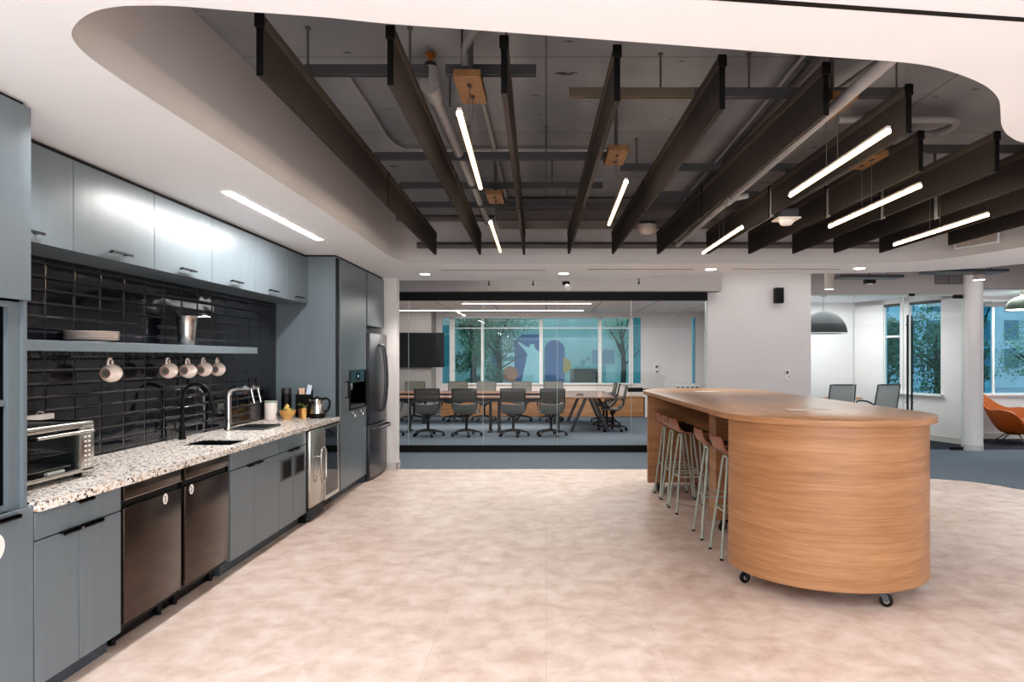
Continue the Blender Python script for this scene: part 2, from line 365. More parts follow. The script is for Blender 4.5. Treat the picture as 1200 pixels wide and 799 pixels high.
# ================================================================= SETTING
ZC = 2.65; ZS = 3.2; WL = -2.91        # soffit height, deck height, kitchen wall plane
struct(MB().box(-6, 13, -5, 19, -.12, 0).obj('floor', M['lvt'], None, False))
carpet_front = [(-6, 9.5), (-2.1, 9.5), (1.2, 9.5), (2.6, 9.42), (3.9, 9.15), (4.9, 8.76), (5.27, 8.56), (5.48, 8.29), (5.61, 8.01), (6.2, 7.5), (7.5, 6.9), (13, 6.2)]
cf = smooth_path(carpet_front, 5)
struct(MB().prism(cf+[(13, 11.47), (-6, 11.47)], .0, .006).obj('floor', M['carpet'], None, False))
struct(MB().box(-6, 4.24, 11.47, 18.5, 0, .006).obj('floor', M['carpet'], None, False))
struct(MB().box(4.24, 13, 11.47, 14.6, 0, .006).obj('floor', M['carpet_dark'], None, False))
# deck
struct(MB().box(-6, 13, -5, 11.6, ZS, ZS+.15).obj('ceiling', M['slab'], None, False))
# soffit with the free-form opening
hole = [(-1.286, 2.134), (-1.157, 2.137), (-.975, 2.167), (-.717, 2.207), (-.524, 2.249), (-.229, 2.294), (.177, 2.359), (.607, 2.427), (.997, 2.493), (1.344, 2.547), (1.536, 2.615), (1.76, 2.75), (1.921, 2.9), (2.05, 3.08), (2.17, 3.25), (2.31, 3.4), (2.48, 3.51), (2.9, 3.66), (3.5, 3.8), (4.2, 4.15), (4.7, 4.8), (4.9, 5.6), (4.85, 6.3), (4.75, 6.75),
        (4.66, 7.05), (4.52, 7.42), (4.30, 7.72), (3.93, 7.92), (3.3, 7.975), (2.593, 7.98), (.598, 7.98), (-.6, 7.98), (-1.3, 7.98), (-1.52, 7.92), (-1.64, 7.75), (-1.69, 7.45), (-1.69, 6.9), (-1.675, 6), (-1.67, 5.087), (-1.67, 3.902), (-1.68, 3.154), (-1.683, 2.72), (-1.672, 2.504), (-1.645, 2.385), (-1.598, 2.3), (-1.51, 2.217), (-1.429, 2.167), (-1.357, 2.143)]
hole = smooth_path(hole, 4, True)
edge = [(-2.06, 9.74), (-.5, 9.74), (.5, 9.78), (.911, 9.713), (1.212, 9.503), (1.5, 9.2), (1.8, 9.04), (2.239, 8.98), (3.354, 8.943), (4.056, 8.889), (4.7, 8.75), (5.15, 8.5), (5.449, 8.224), (5.7, 7.9), (6.4, 7.4), (8, 7.0), (13, 6.6)]
edge = [(-3.0, 9.74)]+smooth_path(edge, 5)
outer = [(-3.0, -3.0)]+[(-3.0, 9.74)]+edge[1:]+[(13, -3.0)]
def soffit():
    b = MB(); t = bmesh.new()
    def loop(P):
        vs = [t.verts.new((x, y, ZC)) for x, y in P]
        return [t.edges.new((vs[i], vs[(i+1) % len(vs)])) for i in range(len(vs))]
    e = loop(outer)+loop(hole)
    bmesh.ops.triangle_fill(t, use_beauty=True, use_dissolve=False, edges=e, normal=(0, 0, -1))
    b._merge(t, None)
    return b
so = struct(soffit().obj('ceiling', M['white'], None, False))
struct(MB().strip(hole, ZC, ZS, None, True).obj('trim_3', M['fascia'], None, True))
struct(MB().strip(edge, ZC, ZC+.35, None).obj('trim_4', M['fascia'], None, True))
# kitchen wall with the tile field as its own object
struct(MB().box(WL-.15, WL, -3, 9.62, 0, ZS).obj('wall_left', M['wallwhite'], None, False))
struct(MB().box(WL-.002, WL+.008, 2.98, 7.33, .9, 2.2).obj('trim_1', M['tile'], None, False))
struct(MB().box(WL, -2.07, 9.46, 9.63, 0, ZC).obj('wall_left', M['wallwhite'], None, False))
struct(MB().box(WL, -2.06, 9.447, 9.46, 0.0, .10).box(-2.07, -2.055, 9.447, 9.64, 0, .10).obj('baseboard_left', M['base'], None, False))
struct(MB().box(-6, -5.9, 9.6, 18.5, 0, ZS).obj('wall_left', M['wallwhite'], None, False))
# back wall: bulkhead over the meeting room glass, white stretch, stretch over the small room
struct(MB().box(-6, 2.82, 10.98, 11.3, 2.62, ZS).obj('wall_back', M['wallgrey'], None, False))
struct(MB().box(2.66, 4.36, 11.24, 11.45, 0, ZS).obj('wall_back', M['wallwhite'], None, False))
struct(MB().box(4.36, 7.3, 11.4, 11.6, 2.6, ZS).box(7.28, 13, 11.4, 11.6, 2.71, ZS).obj('wall_back', M['wallgrey'], None, False))  # grey stands for the soffit's shading on this upper band
struct(MB().box(12.9, 13, -3, 14.5, 0, ZS).obj('wall_right', M['wallwhite'], None, False))
struct(MB().box(4.24, 4.36, 11.45, 18.5, 0, 2.8).obj('wall_right', M['wallwhite'], None, False))
# column
struct(MB().cyl((7.13, 11.42, 0), (7.13, 11.42, ZS), .155, None, None, 32).obj('column', M['wallwhite']))
struct(MB().cyl((7.13, 11.42, 0), (7.13, 11.42, .1), .163, None, None, 32).obj('baseboard_back', M['base']))

# ---- meeting room shell
YB = 18.3
struct(MB().box(-6, 4.3, 11.6, 18.5, 2.76, 2.84).obj('ceiling', M['ceiltile'], None, False))
wx = [-2.79, -2.585, -2.45, -1.74, -1.67, -.183, -.09, 1.395, 1.487, 2.22, 2.33, 2.54]
bw = MB().box(-6, 4.3, YB, YB+.2, 0, .86).box(-6, 4.3, YB, YB+.2, 2.62, 2.8)
bw.box(-3.9, -2.79, YB, YB+.2, .86, 2.62).box(2.54, 3.91, YB, YB+.2, .86, 2.62).box(4.0, 4.3, YB, YB+.2, .86, 2.62).box(-6, -5.2, YB, YB+.2, .86, 2.62)
struct(bw.obj('wall_back', M['wallwhite'], None, False))
struct(MB().box(-3.80, -2.95, 17.5, 18.3, 0, 2.76).obj('wall_back', M['wallgrey'], None, False))
w1 = struct(MB().box(-2.585, -2.45, YB-.03, YB+.1, .86, 2.62).box(-1.74, -1.67, YB-.03, YB+.1, .86, 2.62).box(-.183, -.09, YB-.03, YB+.1, .86, 2.62)
            .box(1.395, 1.487, YB-.03, YB+.1, .86, 2.62).box(2.22, 2.33, YB-.03, YB+.1, .86, 2.62).box(-2.585, 2.33, YB-.05, YB+.1, .83, .87).box(-2.585, 2.33, YB-.03, YB+.1, 2.6, 2.64)
            .box(-2.45, 2.22, YB+.0, YB+.06, 2.33, 2.355)
            .obj('window_1', M['winframe'], None, False))
for a, b, k in [(-5.2, -3.9, 'bluedeep'), (-2.79, -2.585, 'bluedeep'), (-2.45, -1.74, 'bluewin'), (-1.67, -.183, 'bluewin'), (-.09, 1.395, 'bluewin'), (1.487, 2.22, 'bluewin'), (2.33, 2.54, 'bluedeep'), (3.91, 4.0, 'bluedeep')]:
    MB().face([(a, YB+.05, .86), (b, YB+.05, .86), (b, YB+.05, 2.62), (a, YB+.05, 2.62)]).obj('pane', M[k], w1, False)
# glass front of the meeting room: black head and floor channel, frameless panes
g1 = struct(MB().box(-6, 2.64, 11.17, 11.27, 2.487, 2.62).box(-6, 2.64, 11.17, 11.27, 0, .115).obj('window_2', M['black'], None, False))
js = [-6, -4.1, -2.26, -1.035, .182, 1.40, 2.64]
for a, b in zip(js, js[1:]):
    MB().face([(a+.004, 11.22, .1), (b-.004, 11.22, .1), (b-.004, 11.22, 2.5), (a+.004, 11.22, 2.5)]).obj('pane', M['glass'], g1, False)
MB().box(2.62, 2.64, 11.2, 11.24, .1, 2.5).obj('edge_strip', M['glassedge'], g1, False)
for j in js[2:6]: MB().box(j-.004, j+.004, 11.215, 11.225, .1, 2.5).obj('joint_strip', M['glassedge'], g1, False)
MB().box(1.335, 1.58, 11.15, 11.20, .99, 1.06, bev=.004).cyl((1.58, 11.17, 1.03), (1.68, 11.17, 1.03), .012).obj('door_lock', M['black'], g1)

# ---- small room
struct(MB().prism([(4.3, 11.55), (7.2, 11.55), (7.5, 11.96), (6.62, 14.65), (4.3, 14.65)], 2.72, 2.8).obj('ceiling', M['white'], None, False))
struct(MB().box(4.3, 6.6, 14.5, 14.65, 0, 2.75).obj('wall_back', M['wallwhite'], None, False))
def seg_wall(P, Q, spans, th=.1, off=0):
    """upright wall from P to Q made of (s0,s1,z0,z1) blocks along it"""
    P = Vector((*P, 0)); Q = Vector((*Q, 0)); d = (Q-P).normalized()
    xf = Matrix.Translation(P) @ Matrix.Rotation(math.atan2(d.y, d.x), 4, 'Z')
    b = MB()
    for s0, s1, z0, z1 in spans: b.box(s0, s1, off, off+th, z0, z1, None, 0, 2, xf)
    return b
RA, RB = (7.62, 11.5), (6.56, 14.5)
rl = math.dist(RA, RB)
def s_at(Y): return (Y-11.5)/3.0*rl
a0 = s_at(11.95)
a1, a2, a3, a4 = s_at(12.536), s_at(13.21), s_at(13.40), s_at(13.79)
struct(seg_wall(RA, RB, [(a0, rl, 0, .87), (a0, a1, .87, 2.75), (a2, a3, .87, 2.75), (a4, rl, .87, 2.75), (a0, rl, 2.62, 2.75)], .1, -.1).obj('wall_right', M['wallwhite'], None, False))
struct(seg_wall(RA, RB, [(a0, rl, .006, .11)], .012, 0).obj('baseboard_right', M['base'], None, False))
w3 = struct(seg_wall(RA, RB, [(a1-.05, a4+.05, .84, .88)], .10, -.02).obj('window_3', M['winframe'], None, False))
for p, q in [(a1, a2), (a3, a4)]:
    seg_wall(RA, RB, [(p, q, .87, 2.62)], .006, -.06).obj('pane', M['bluewin2'], w3, False)
    seg_wall(RA, RB, [(p, q, 2.565, 2.615)], .035, -.05).obj('blind', M['pipedark'], w3, False)
    seg_wall(RA, RB, [(p, p+.025, .87, 2.62), (q-.025, q, .87, 2.62)], .06, -.08).obj('frame', M['winframe'], w3, False)
seg_wall(RA, RB, [(a3+.05, a4-.05, 1.95, 1.99)], .06, -.08).obj('frame', M['winframe'], w3, False)
# glass front of the small room with its door
YG = 11.42
g2 = struct(MB().box(4.36, 6.98, YG-.012, YG+.012, 2.585, 2.605).obj('window_4', M['glassedge'], None, False))
for a, b in [(4.36, 5.14), (5.148, 5.97)]:
    MB().face([(a, YG, 0.01), (b, YG, 0.01), (b, YG, 2.59), (a, YG, 2.59)]).obj('pane', M['glass'], g2, False)
for x in (4.365, 5.144, 5.972): MB().box(x-.004, x+.004, YG-.005, YG+.005, .01, 2.59).obj('joint_strip', M['glassedge'], g2, False)
d1 = struct(MB().face([(5.985, YG, .02), (6.955, YG, .02), (6.955, YG, 2.58), (5.985, YG, 2.58)]).obj('door_1', M['glass'], None, False))
MB().box(6.95, 6.962, YG-.006, YG+.006, .02, 2.58).obj('edge_strip', M['glassedge'], d1, False)
for xx, dy in ((6.02, -.05), (6.145, .05)):
    h = MB().cyl((xx, YG+dy, .62), (xx, YG+dy, 2.26), .016, None, None, 12)
    for z in (.8, 2.1): h.cyl((xx, YG, z), (xx, YG+dy, z), .009, None, None, 8)
    h.obj('pull_handle', M['black'], d1)
MB().box(6.80, 6.965, YG-.02, YG+.02, 2.54, 2.6).obj('patch_fitting', M['black'], d1, False)
MB().box(6.76, 6.965, YG-.02, YG+.02, .008, .06).obj('patch_fitting', M['black'], d1, False)
MB().box(6.06, 6.16, YG-.02, YG+.02, 2.58, 2.62).obj('patch_fitting', M['black'], d1, False)

# ---- lounge
struct(MB().prism([(7.22, 11.605), (13, 11.605), (13, 13.15), (8.25, 13.15), (7.44, 11.97)], 2.71, 2.8).obj('ceiling', M['white'], None, False))
struct(seg_wall((7.10, 11.45), (7.46, 11.96), [(0, .62, 0, 2.75)], .06, -.06).obj('wall_right', M['wallwhite'], None, False))
struct(seg_wall((7.42, 11.97), (8.22, 13.05), [(0, 1.34, 0, 2.75)], .08, 0).obj('wall_left', M['wallwhite'], None, False))
struct(MB().box(8.3, 13, 13, 13.15, 0, .85).box(8.3, 13, 13, 13.15, 2.62, 2.75).obj('wall_back', M['wallwhite'], None, False))
w5 = struct(MB().box(8.3, 13, 12.96, 13.15, .83, .87).box(8.3, 8.34, 13.02, 13.1, .85, 2.62).box(8.52, 8.55, 13.02, 13.1, .85, 2.62).box(10.4, 10.46, 13.02, 13.1, .85, 2.62).obj('window_5', M['winframe'], None, False))
for a, b, k in [(8.34, 8.52, 'bluedeep'), (8.55, 10.4, 'palewin'), (10.46, 13, 'palewin')]:
    MB().face([(a, 13.06, .85), (b, 13.06, .85), (b, 13.06, 2.62), (a, 13.06, 2.62)]).obj('pane', M[k], w5, False)
MB().box(8.34, 13, 12.98, 13.04, 2.52, 2.60).obj('blind', M['pipedark'], w5, False)
struct(MB().box(8.3, 13, 12.985, 13.0, .006, .11).obj('baseboard_back', M['base'], None, False))

# ================================================================= KITCHEN RUN
FX = -2.24                              # front plane of base and tall units
def pull_tab(mb, y0, y1, z, x=FX): mb.box(x-.002, x+.022, y0, y1, z-.004, z+.004).box(x+.018, x+.022, y0, y1, z-.012, z+.004); return mb
def bar_handle(mb, y0, y1, z, x):
    mb.box(x+.026, x+.037, y0, y1, z-.006, z+.006)
    for y in (y0+.03, y1-.03): mb.box(x-.001, x+.03, y-.005, y+.005, z-.005, z+.005)
    return mb
def door(parent, y0, y1, z0, z1, x=FX, g=.002, name='door', mat=None):
    return MB().box(x-.019, x, y0+g, y1-g, z0+g, z1-g, None, .0015, 1).obj(name, mat or M['cab'], parent)
# tall niche unit at the near end
t = thing('tall_cabinet', 'tall blue grey cabinet with open niche and round bin sticker nearest the camera', 'cabinet', (-2.58, 2.4, 0))
c = MB().box(WL+.01, -2.27, 1.6, 1.62, 0, 2.64).box(WL+.01, -2.262, 2.955, 2.975, .0, 2.62).box(WL+.01, WL+.03, 1.62, 2.955, 0, 2.62)
for z in (.1, .88, 1.79, 2.6): c.box(WL+.03, -2.28, 1.62, 2.955, z, z+.02)
c.box(-2.30, -2.28, 2.892, 2.985, .90, 1.80).box(-2.30, -2.28, 1.62, 2.892, .885, .925).box(-2.30, -2.28, 1.62, 2.892, 1.765, 1.80)
c.obj('carcass', M['cab'], t, False)
MB().box(WL+.03, WL+.04, 1.62, 2.955, .9, 1.79).box(WL+.03, -2.31, 2.945, 2.955, .9, 1.79).box(WL+.03, -2.31, 1.62, 2.945, .9, .912).obj('niche_lining', M['cabdark'], t, False)
MB().box(WL+.04, -2.29, 1.62, 2.945, 1.345, 1.37).obj('shelf', M['cab'], t, False)
for ya, yb in ((1.61, 2.30), (2.30, 2.972)):
    door(t, ya, yb, 1.795, 2.635, name='door')
for ya, yb in ((1.61, 2.30), (2.30, 2.985)):
    d = door(t, ya, yb, .10, .903)
    if yb > 2.5:
        pull_tab(MB(), 2.62, 2.89, .885).obj('handle', M['black'], d)
        # round sticker with a bin pictogram
        s = MB().cyl((FX, 2.762, .775), (FX+.0012, 2.762, .775), .062, None, None, 40).obj('sticker', M['labelwhite'], d)
        x0 = FX+.0015
        b = MB().box(x0, x0+.001, 2.735, 2.789, .803, .809).box(x0, x0+.001, 2.753, 2.771, .809, .814)
        b.box(x0, x0+.001, 2.741, 2.746, .742, .800).box(x0, x0+.001, 2.778, 2.783, .742, .800).box(x0, x0+.001, 2.741, 2.783, .740, .745)
        for yy in (2.752, 2.761, 2.77): b.box(x0, x0+.001, yy-.0015, yy+.0015, .75, .795)
        b.obj('bin_symbol', M['inkgrey'], s, False)
MB().box(WL+.03, -2.32, 1.6, 2.97, 0, .1).obj('toe_kick', M['toe'], t, False)

# base units
def base_unit(y0, y1, label, doors, top=.872):
    t = thing('base_cabinet', label, 'cabinet', (-2.58, (y0+y1)/2, 0))
    MB().box(WL+.02, -2.262, y0, y1, .1, top).obj('carcass', M['cab'], t, False)
    MB().box(WL+.02, -2.315, y0, y1, 0.001, .1).obj('toe_kick', M['toe'], t, False)
    dr = door(t, y0, y1, .745, .872, name='drawer')
    ds = []
    for i, (a, b) in enumerate(zip(doors, doors[1:])): ds.append(door(t, a, b, .10, .743))
    return t, dr, ds
t, dr, ds = base_unit(2.988, 3.598, 'blue grey base cabinet with two doors and a drawer beside the tall niche cabinet', [2.988, 3.275, 3.598])
pull_tab(MB(), 3.25, 3.36, .866).obj('handle', M['black'], dr)
pull_tab(MB(), 3.145, 3.262, .742).obj('handle', M['black'], ds[0]); pull_tab(MB(), 3.290, 3.43, .742).obj('handle', M['black'], ds[1])
t, dr, ds = base_unit(4.84, 5.722, 'blue grey sink base cabinet with two doors between black appliance and waste cabinet', [4.84, 5.225, 5.722], .685)
pull_tab(MB(), 5.10, 5.205, .742).obj('handle', M['black'], ds[0]); pull_tab(MB(), 5.245, 5.36, .742).obj('handle', M['black'], ds[1])
t, dr, ds = base_unit(5.725, 6.37, 'blue grey waste cabinet with two framed slots in its doors', [5.725, 6.045, 6.37])
for d, a, b, ha, hb in ((ds[0], 5.765, 6.015, 5.92, 6.03), (ds[1], 6.075, 6.33, 6.06, 6.16)):
    f = MB().box(FX-.001, FX+.006, a, b, .50, .518).box(FX-.001, FX+.006, a, b, .662, .68).box(FX-.001, FX+.006, a, a+.03, .518, .662).box(FX-.001, FX+.006, b-.03, b, .518, .662).obj('slot_frame', M['strut'], d, False)
    MB().box(FX-.001, FX+.002, a+.03, b-.03, .518, .662).obj('slot_opening', M['cabdark'], f, False)
    pull_tab(MB(), ha, hb, .742).obj('handle', M['black'], d)

# two black undercounter appliances
def black_appliance(y0, y1, label, badge):
    t = thing('dishwasher', label, 'dishwasher', (-2.58, (y0+y1)/2, 0), 'black undercounter appliances')
    MB().box(WL+.03, -2.27, y0, y1, .10, .87).obj('body', M['black'], t, False)
    f = MB().box(-2.27, FX+.006, y0+.012, y1-.02, .137, .752, None, .004, 2).obj('door', M['blacksteel'], t)
    MB().box(-2.27, FX+.006, y0+.012, y1-.02, .795, .868, None, .004, 2).obj('control_panel', M['blacksteel'], t)
    MB().box(-2.27, FX-.02, y0+.012, y1-.02, .752, .795).obj('pocket_handle', M['black'], t, False)
    MB().box(FX-.004, FX+.008, y0+.012, y1-.02, .793, .797).obj('trim_strip', M['steel'], t, False)
    bx = FX+.0068; by, bz = badge
    pts = [(by+.026*math.cos(PI/4*k+PI/8), bz+.033*math.sin(PI/4*k+PI/8)) for k in range(8)]
    xf = Matrix(((0, 0, 1, bx), (1, 0, 0, 0), (0, 1, 0, 0), (0, 0, 0, 1)))
    s = MB().prism(pts, -.0012, .001, None, 0, 2, xf).obj('sticker', M['labelwhite'], f, False)
    q = MB()
    for (dy, dz, w, h) in ((-.004, .012, .006, .005), (.0, .0, .011, .0015), (0, -.005, .011, .0015), (-.003, -.015, .009, .004)): q.box(bx, bx+.0016, by+dy-w, by+dy+w, bz+dz-h, bz+dz+h)
    q.obj('sticker_print', M['inkgrey'], s, False)
    for yy in (y0+.08, y1-.08): MB().cyl((-2.34, yy, 0.001), (-2.34, yy, .14), .016, None, None, 10).obj('levelling_foot', M['black'], t)
    MB().box(WL+.1, -2.355, y0, y1, .002, .13).obj('base_pan', M['black'], t, False)
black_appliance(3.603, 4.20, 'glossy black undercounter dishwasher on the near side, white octagonal sticker at its right edge', (4.005, .722))
black_appliance(4.215, 4.83, 'glossy black undercounter dishwasher on the far side, white octagonal sticker at its left edge', (4.30, .722))

# ice maker and glass-door cooler
t = thing('ice_maker', 'narrow stainless ice maker with ring handle and black bottom grille', 'ice maker', (-2.55, 6.59, 0))
MB().box(WL+.03, -2.25, 6.385, 6.80, .005, .868).obj('body', M['black'], t, False)
d = MB().box(-2.25, -2.208, 6.39, 6.80, .135, .862, None, .006, 2).obj('door', M['steel'], t)
ring = []
for k in range(24):
    a = 2*PI*k/24; cy, cz = 6.63, .512
    ring.append((-2.160, cy+.075*math.cos(a), cz+.075*math.sin(a)+(.095 if math.sin(a) >= 0 else -.095)))
h = MB().tube(ring, .009, None, 10, True)
for zz in (.60, .42): h.cyl((-2.21, 6.557, zz), (-2.160, 6.557, zz), .009, None, None, 10)
h.obj('handle', M['steel'], d)
g = MB()
for k in range(6): g.box(-2.25, -2.215, 6.40, 6.79, .03+k*.016, .037+k*.016)
g.obj('grille', M['strut'], t, False)
t = thing('beverage_cooler', 'undercounter beverage cooler with dark glass door in a stainless frame', 'cooler', (-2.55, 7.04, 0))
MB().box(WL+.03, -2.25, 6.805, 7.30, .1, .868).box(WL+.03, -2.32, 6.805, 7.30, .003, .1).obj('body', M['black'], t, False)
d = MB().box(-2.25, -2.208, 6.807, 6.835, .125, .862).box(-2.25, -2.208, 7.245, 7.285, .125, .862).box(-2.25, -2.208, 6.835, 7.245, .125, .165).box(-2.25, -2.208, 6.835, 7.245, .835, .862).obj('door', M['steel'], t, False)
MB().box(-2.25, -2.212, 6.835, 7.245, .165, .835).obj('door_glass', M['blackgloss'], d, False)

# worktop with sink cut-out
wt = MB().box(WL+.008, -2.215, 2.99, 4.96, .875, .915).box(WL+.008, -2.215, 5.28, 7.328, .875, .915).box(WL+.008, -2.66, 4.96, 5.28, .875, .915).box(-2.30, -2.215, 4.96, 5.28, .875, .915)
tag(wt.obj('worktop', M['terrazzo'], None, False), 'long speckled white terrazzo worktop over the base cabinets', 'worktop')
sk = MB().box(-2.659, -2.653, 4.961, 5.279, .70, .909).box(-2.307, -2.301, 4.961, 5.279, .70, .909).box(-2.653, -2.307, 5.273, 5.279, .70, .909).box(-2.653, -2.307, 4.961, 4.967, .70, .909).box(-2.67, -2.66, 4.95, 5.29, .70, .874).box(-2.30, -2.29, 4.95, 5.29, .70, .874).box(-2.67, -2.29, 4.95, 4.96, .70, .874).box(-2.67, -2.29, 5.28, 5.29, .70, .874).box(-2.67, -2.29, 4.95, 5.29, .69, .70)
t = thing('sink', 'small undermount sink sunk in the terrazzo worktop', 'sink', (-2.48, 5.12, .69))
sk.obj('basin', M['cabdark'], t, False)
MB().cyl((-2.48, 5.12, .70), (-2.48, 5.12, .703), .035).obj('drain', M['chrome'], t)

# upper cabinets
ub = [2.99, 3.697, 4.462, 5.225, 5.99, 6.745, 7.328]
ul = ['first wall cabinet, partly hidden behind the tall niche cabinet', 'second wall cabinet from the tall niche cabinet, above the plates', 'third wall cabinet from the tall niche cabinet', 'fourth wall cabinet from the tall niche cabinet, over the chrome tap', 'fifth wall cabinet from the tall niche cabinet', 'narrow last wall cabinet against the tall coffee cabinet']
UX = -2.56
for i, (a, b) in enumerate(zip(ub, ub[1:])):
    t = thing('wall_cabinet', 'blue grey '+ul[i], 'cabinet', ((WL+UX)/2, (a+b)/2, 2.13), 'blue grey wall cabinets')
    MB().box(WL+.009, UX-.02, a+.001, b-.001, 2.13, 2.62).obj('carcass', M['cab'], t, False)
    d = door(t, a, b, 2.125, 2.622, UX)
    m = (a+b)/2
    bar_handle(MB(), m-.10, m+.10, 2.172, UX).obj('handle', M['black'], d, False)
struct(MB().box(WL+.009, UX-.03, 2.99, 7.328, 2.622, ZC).obj('trim_2', M['black'], None, False))
struct(MB().box(WL+.009, FX-.02, 7.33, 9.42, 2.637, ZC).box(WL+.009, FX-.02, 1.6, 2.95, 2.638, ZC).obj('trim_2', M['black'], None, False))

# floating shelf with cup hooks
t = thing('wall_shelf', 'long blue grey floating shelf across the black tiles', 'shelf', (-2.77, 4.6, 1.585))
MB().box(WL+.009, -2.63, 2.98, 6.22, 1.585, 1.643, None, .002, 1).obj('board', M['cab'], t)
MX = -2.745
hk = [3.62, 3.70, 3.93, 4.02, 4.24, 4.306, 4.50, 4.62, 4.80, 4.97, 5.10, 5.23, 5.36, 5.48, 5.60, 5.715, 5.97]
for y in hk:
    p = [(MX, y, 1.586), (MX, y, 1.565)]+[(MX, y+.016*math.sin(a), 1.549+.016*math.cos(a)) for a in [k*PI/8 for k in range(0, 12)]]
    MB().tube(p, .0035, None, 6).obj('hook', M['black'], t)

# mugs hanging on the hooks (axis along +y, handle up)
def mug_proto():
    t = thing('mug', '', 'mug')
    prof = [(0, .004), (.026, .004), (.030, 0), (.034, .001), (.040, .012), (.052, .035), (.0585, .062), (.057, .085), (.052, .104), (.0495, .110), (.047, .109), (.049, .1), (.053, .083), (.054, .062), (.048, .036), (.036, .016), (0, .012)]
    rot = Matrix.Rotation(rad(-90), 4, 'X')                        # +z becomes +y
    MB().lathe(prof, (0, 0, 0), None, 36, rot).obj('cup', M['ceramic'], t)
    hp = [(0, .032, .050), (0, .034, .074), (0, .048, .090), (0, .066, .088), (0, .080, .070), (0, .082, .052)]
    MB().tube(smooth_path(hp, 4), .0075, None, 8).obj('handle', M['ceramic'], t)
    MB().lathe([(0, 0), (.022, 0), (.022, .001)], (0, .0030, 0), None, 28, Matrix.Rotation(rad(90), 4, 'X')).obj('base_mark', M['inkgrey'], t)
    MB().lathe([(.024, 0), (.031, 0), (.031, .0012), (.024, .0012)], (0, .0012, 0), None, 28, Matrix.Rotation(rad(90), 4, 'X')).obj('foot_ring', M['stoolwood'], t)
    return t
mg = mug_proto()
ml = ['blush white mug hanging alone under the shelf', 'blush white mug hanging nearest the camera in the row of four', 'blush white mug second in the row of four under the shelf', 'blush white mug third in the row of four under the shelf', 'blush white mug at the far end of the row of four']
for i, y in enumerate([4.306, 4.97, 5.23, 5.48, 5.715]):
    o = mg if i == 0 else copy_tree(mg)
    o.location = (MX, y-.058, 1.452); o.rotation_euler = (rad([0, 3, -2, 4, 1][i]), 0, rad([4, 6, 2, 4, 7][i])); o['label'] = ml[i]; o['group'] = 'mugs hanging under the shelf'

# plates stack on the shelf
pl = ['top', 'second', 'third', 'fourth', 'bottom']
p0 = None
for i in range(5):
    prof = [(0, 0), (.085, 0), (.088, .003), (.12, .011), (.143, .018), (.145, .021), (.142, .0215), (.118, .0145), (.085, .006), (0, .005)]
    if p0 is None: o = p0 = MB().lathe(prof, (0, 0, 0), None, 48).obj('plate', M['plate'])
    else: o = p0.copy(); COL.objects.link(o)
    o.location = (-2.768, 4.16+random.uniform(-.003, .003), 1.6435+i*.0112)
    tag(o, 'white dinner plate, %s of the stack on the shelf' % ['bottom', 'fourth from the top', 'third from the top', 'second from the top', 'topmost'][i], 'plate', 'dinner plates on the shelf')
# steel bucket on the shelf
t = thing('ice_bucket', 'tapered brushed steel bucket on the shelf above the hanging mugs', 'bucket', (-2.765, 5.25, 1.643))
MB().lathe([(0, 0), (.052, 0), (.055, .004), (.062, .08), (.070, .16), (.076, .222), (.079, .226), (.076, .228), (.073, .222), (.06, .08), (.052, .008), (0, .008)], (-2.765, 5.25, 1.6435), None, 40).obj('bucket_wall', M['steel'], t)
MB().tube([(-2.70, 5.27, 1.862), (-2.66, 5.30, 1.868), (-2.62, 5.33, 1.868)], .006, None, 8).obj('scoop_handle', M['chrome'], t)
# white plug-in box on the tile
t = thing('outlet_box', 'small white plug box on the black tile above the oven', 'outlet', (WL+.03, 3.88, 1.21))
MB().box(WL+.009, WL+.04, 3.76, 3.985, 1.195, 1.228, None, .003, 2).obj('cover', M['labelwhite'], t)
MB().tube([(WL+.02, 3.86, 1.228), (WL+.03, 3.875, 1.245), (WL+.035, 3.90, 1.24), (WL+.03, 3.905, 1.228)], .004, None, 6).obj('cord', M['chrome'], t)

# toaster oven
t = thing('toaster_oven', 'stainless toaster oven with glass door on the near end of the worktop', 'oven', (-2.63, 3.45, .917))
OX = -2.45; y0, y1 = 3.17, 3.705; z0, z1 = .945, 1.212
sh = MB().box(-2.81, OX-.02, y0, y1, z1-.012, z1, None, .005, 2).box(-2.81, OX-.02, y0, y1, z0, z0+.012).box(-2.81, -2.80, y0, y1, z0, z1).box(-2.81, OX-.02, y0, y0+.012, z0, z1).box(-2.81, OX-.01, y1-.10, y1, z0, z1, None, .006, 2)
sh.box(OX-.03, OX, y0, y1, z1-.035, z1+.002, None, .014, 3).box(OX-.03, OX, y0, y1, z0-.002, z0+.022, None, .006, 2).box(OX-.03, OX, y1-.105, y1, z0, z1-.02, None, .008, 2)
sh.obj('housing', M['steel'], t)
MB().box(-2.80, -2.79, y0+.012, y1-.1, z0+.012, z1-.012).obj('cavity_back', M['pipe'], t, False)
d = MB().box(OX-.012, OX-.004, y0+.01, y1-.107, z0+.022, z1-.035).obj('door_glass', M['ovenglass'], t, False)
MB().box(OX-.012, OX+.001, y1-.125, y1-.105, z0+.022, z1-.035).box(OX-.012, OX+.001, y0+.01, y0+.03, z0+.022, z1-.035).obj('door_frame', M['steel'], t, False)
h = MB().cyl((OX+.030, y0+.06, z1-.050), (OX+.030, y1-.055, z1-.050), .009, None, None, 12)
h.obj('handle', M['steel'], t)
MB().box(OX-.004, OX+.038, y1-.062, y1-.045, z1-.062, z1-.040, None, .004).box(OX-.004, OX+.04, y0+.05, y0+.072, z1-.062, z1-.042, None, .004).obj('handle_brackets', M['black'], t)
rk = MB()
for k in range(9): rk.cyl((-2.79+.036*k, y0+.02, 1.055), (-2.79+.036*k, y1-.11, 1.055), .0025, None, None, 6)
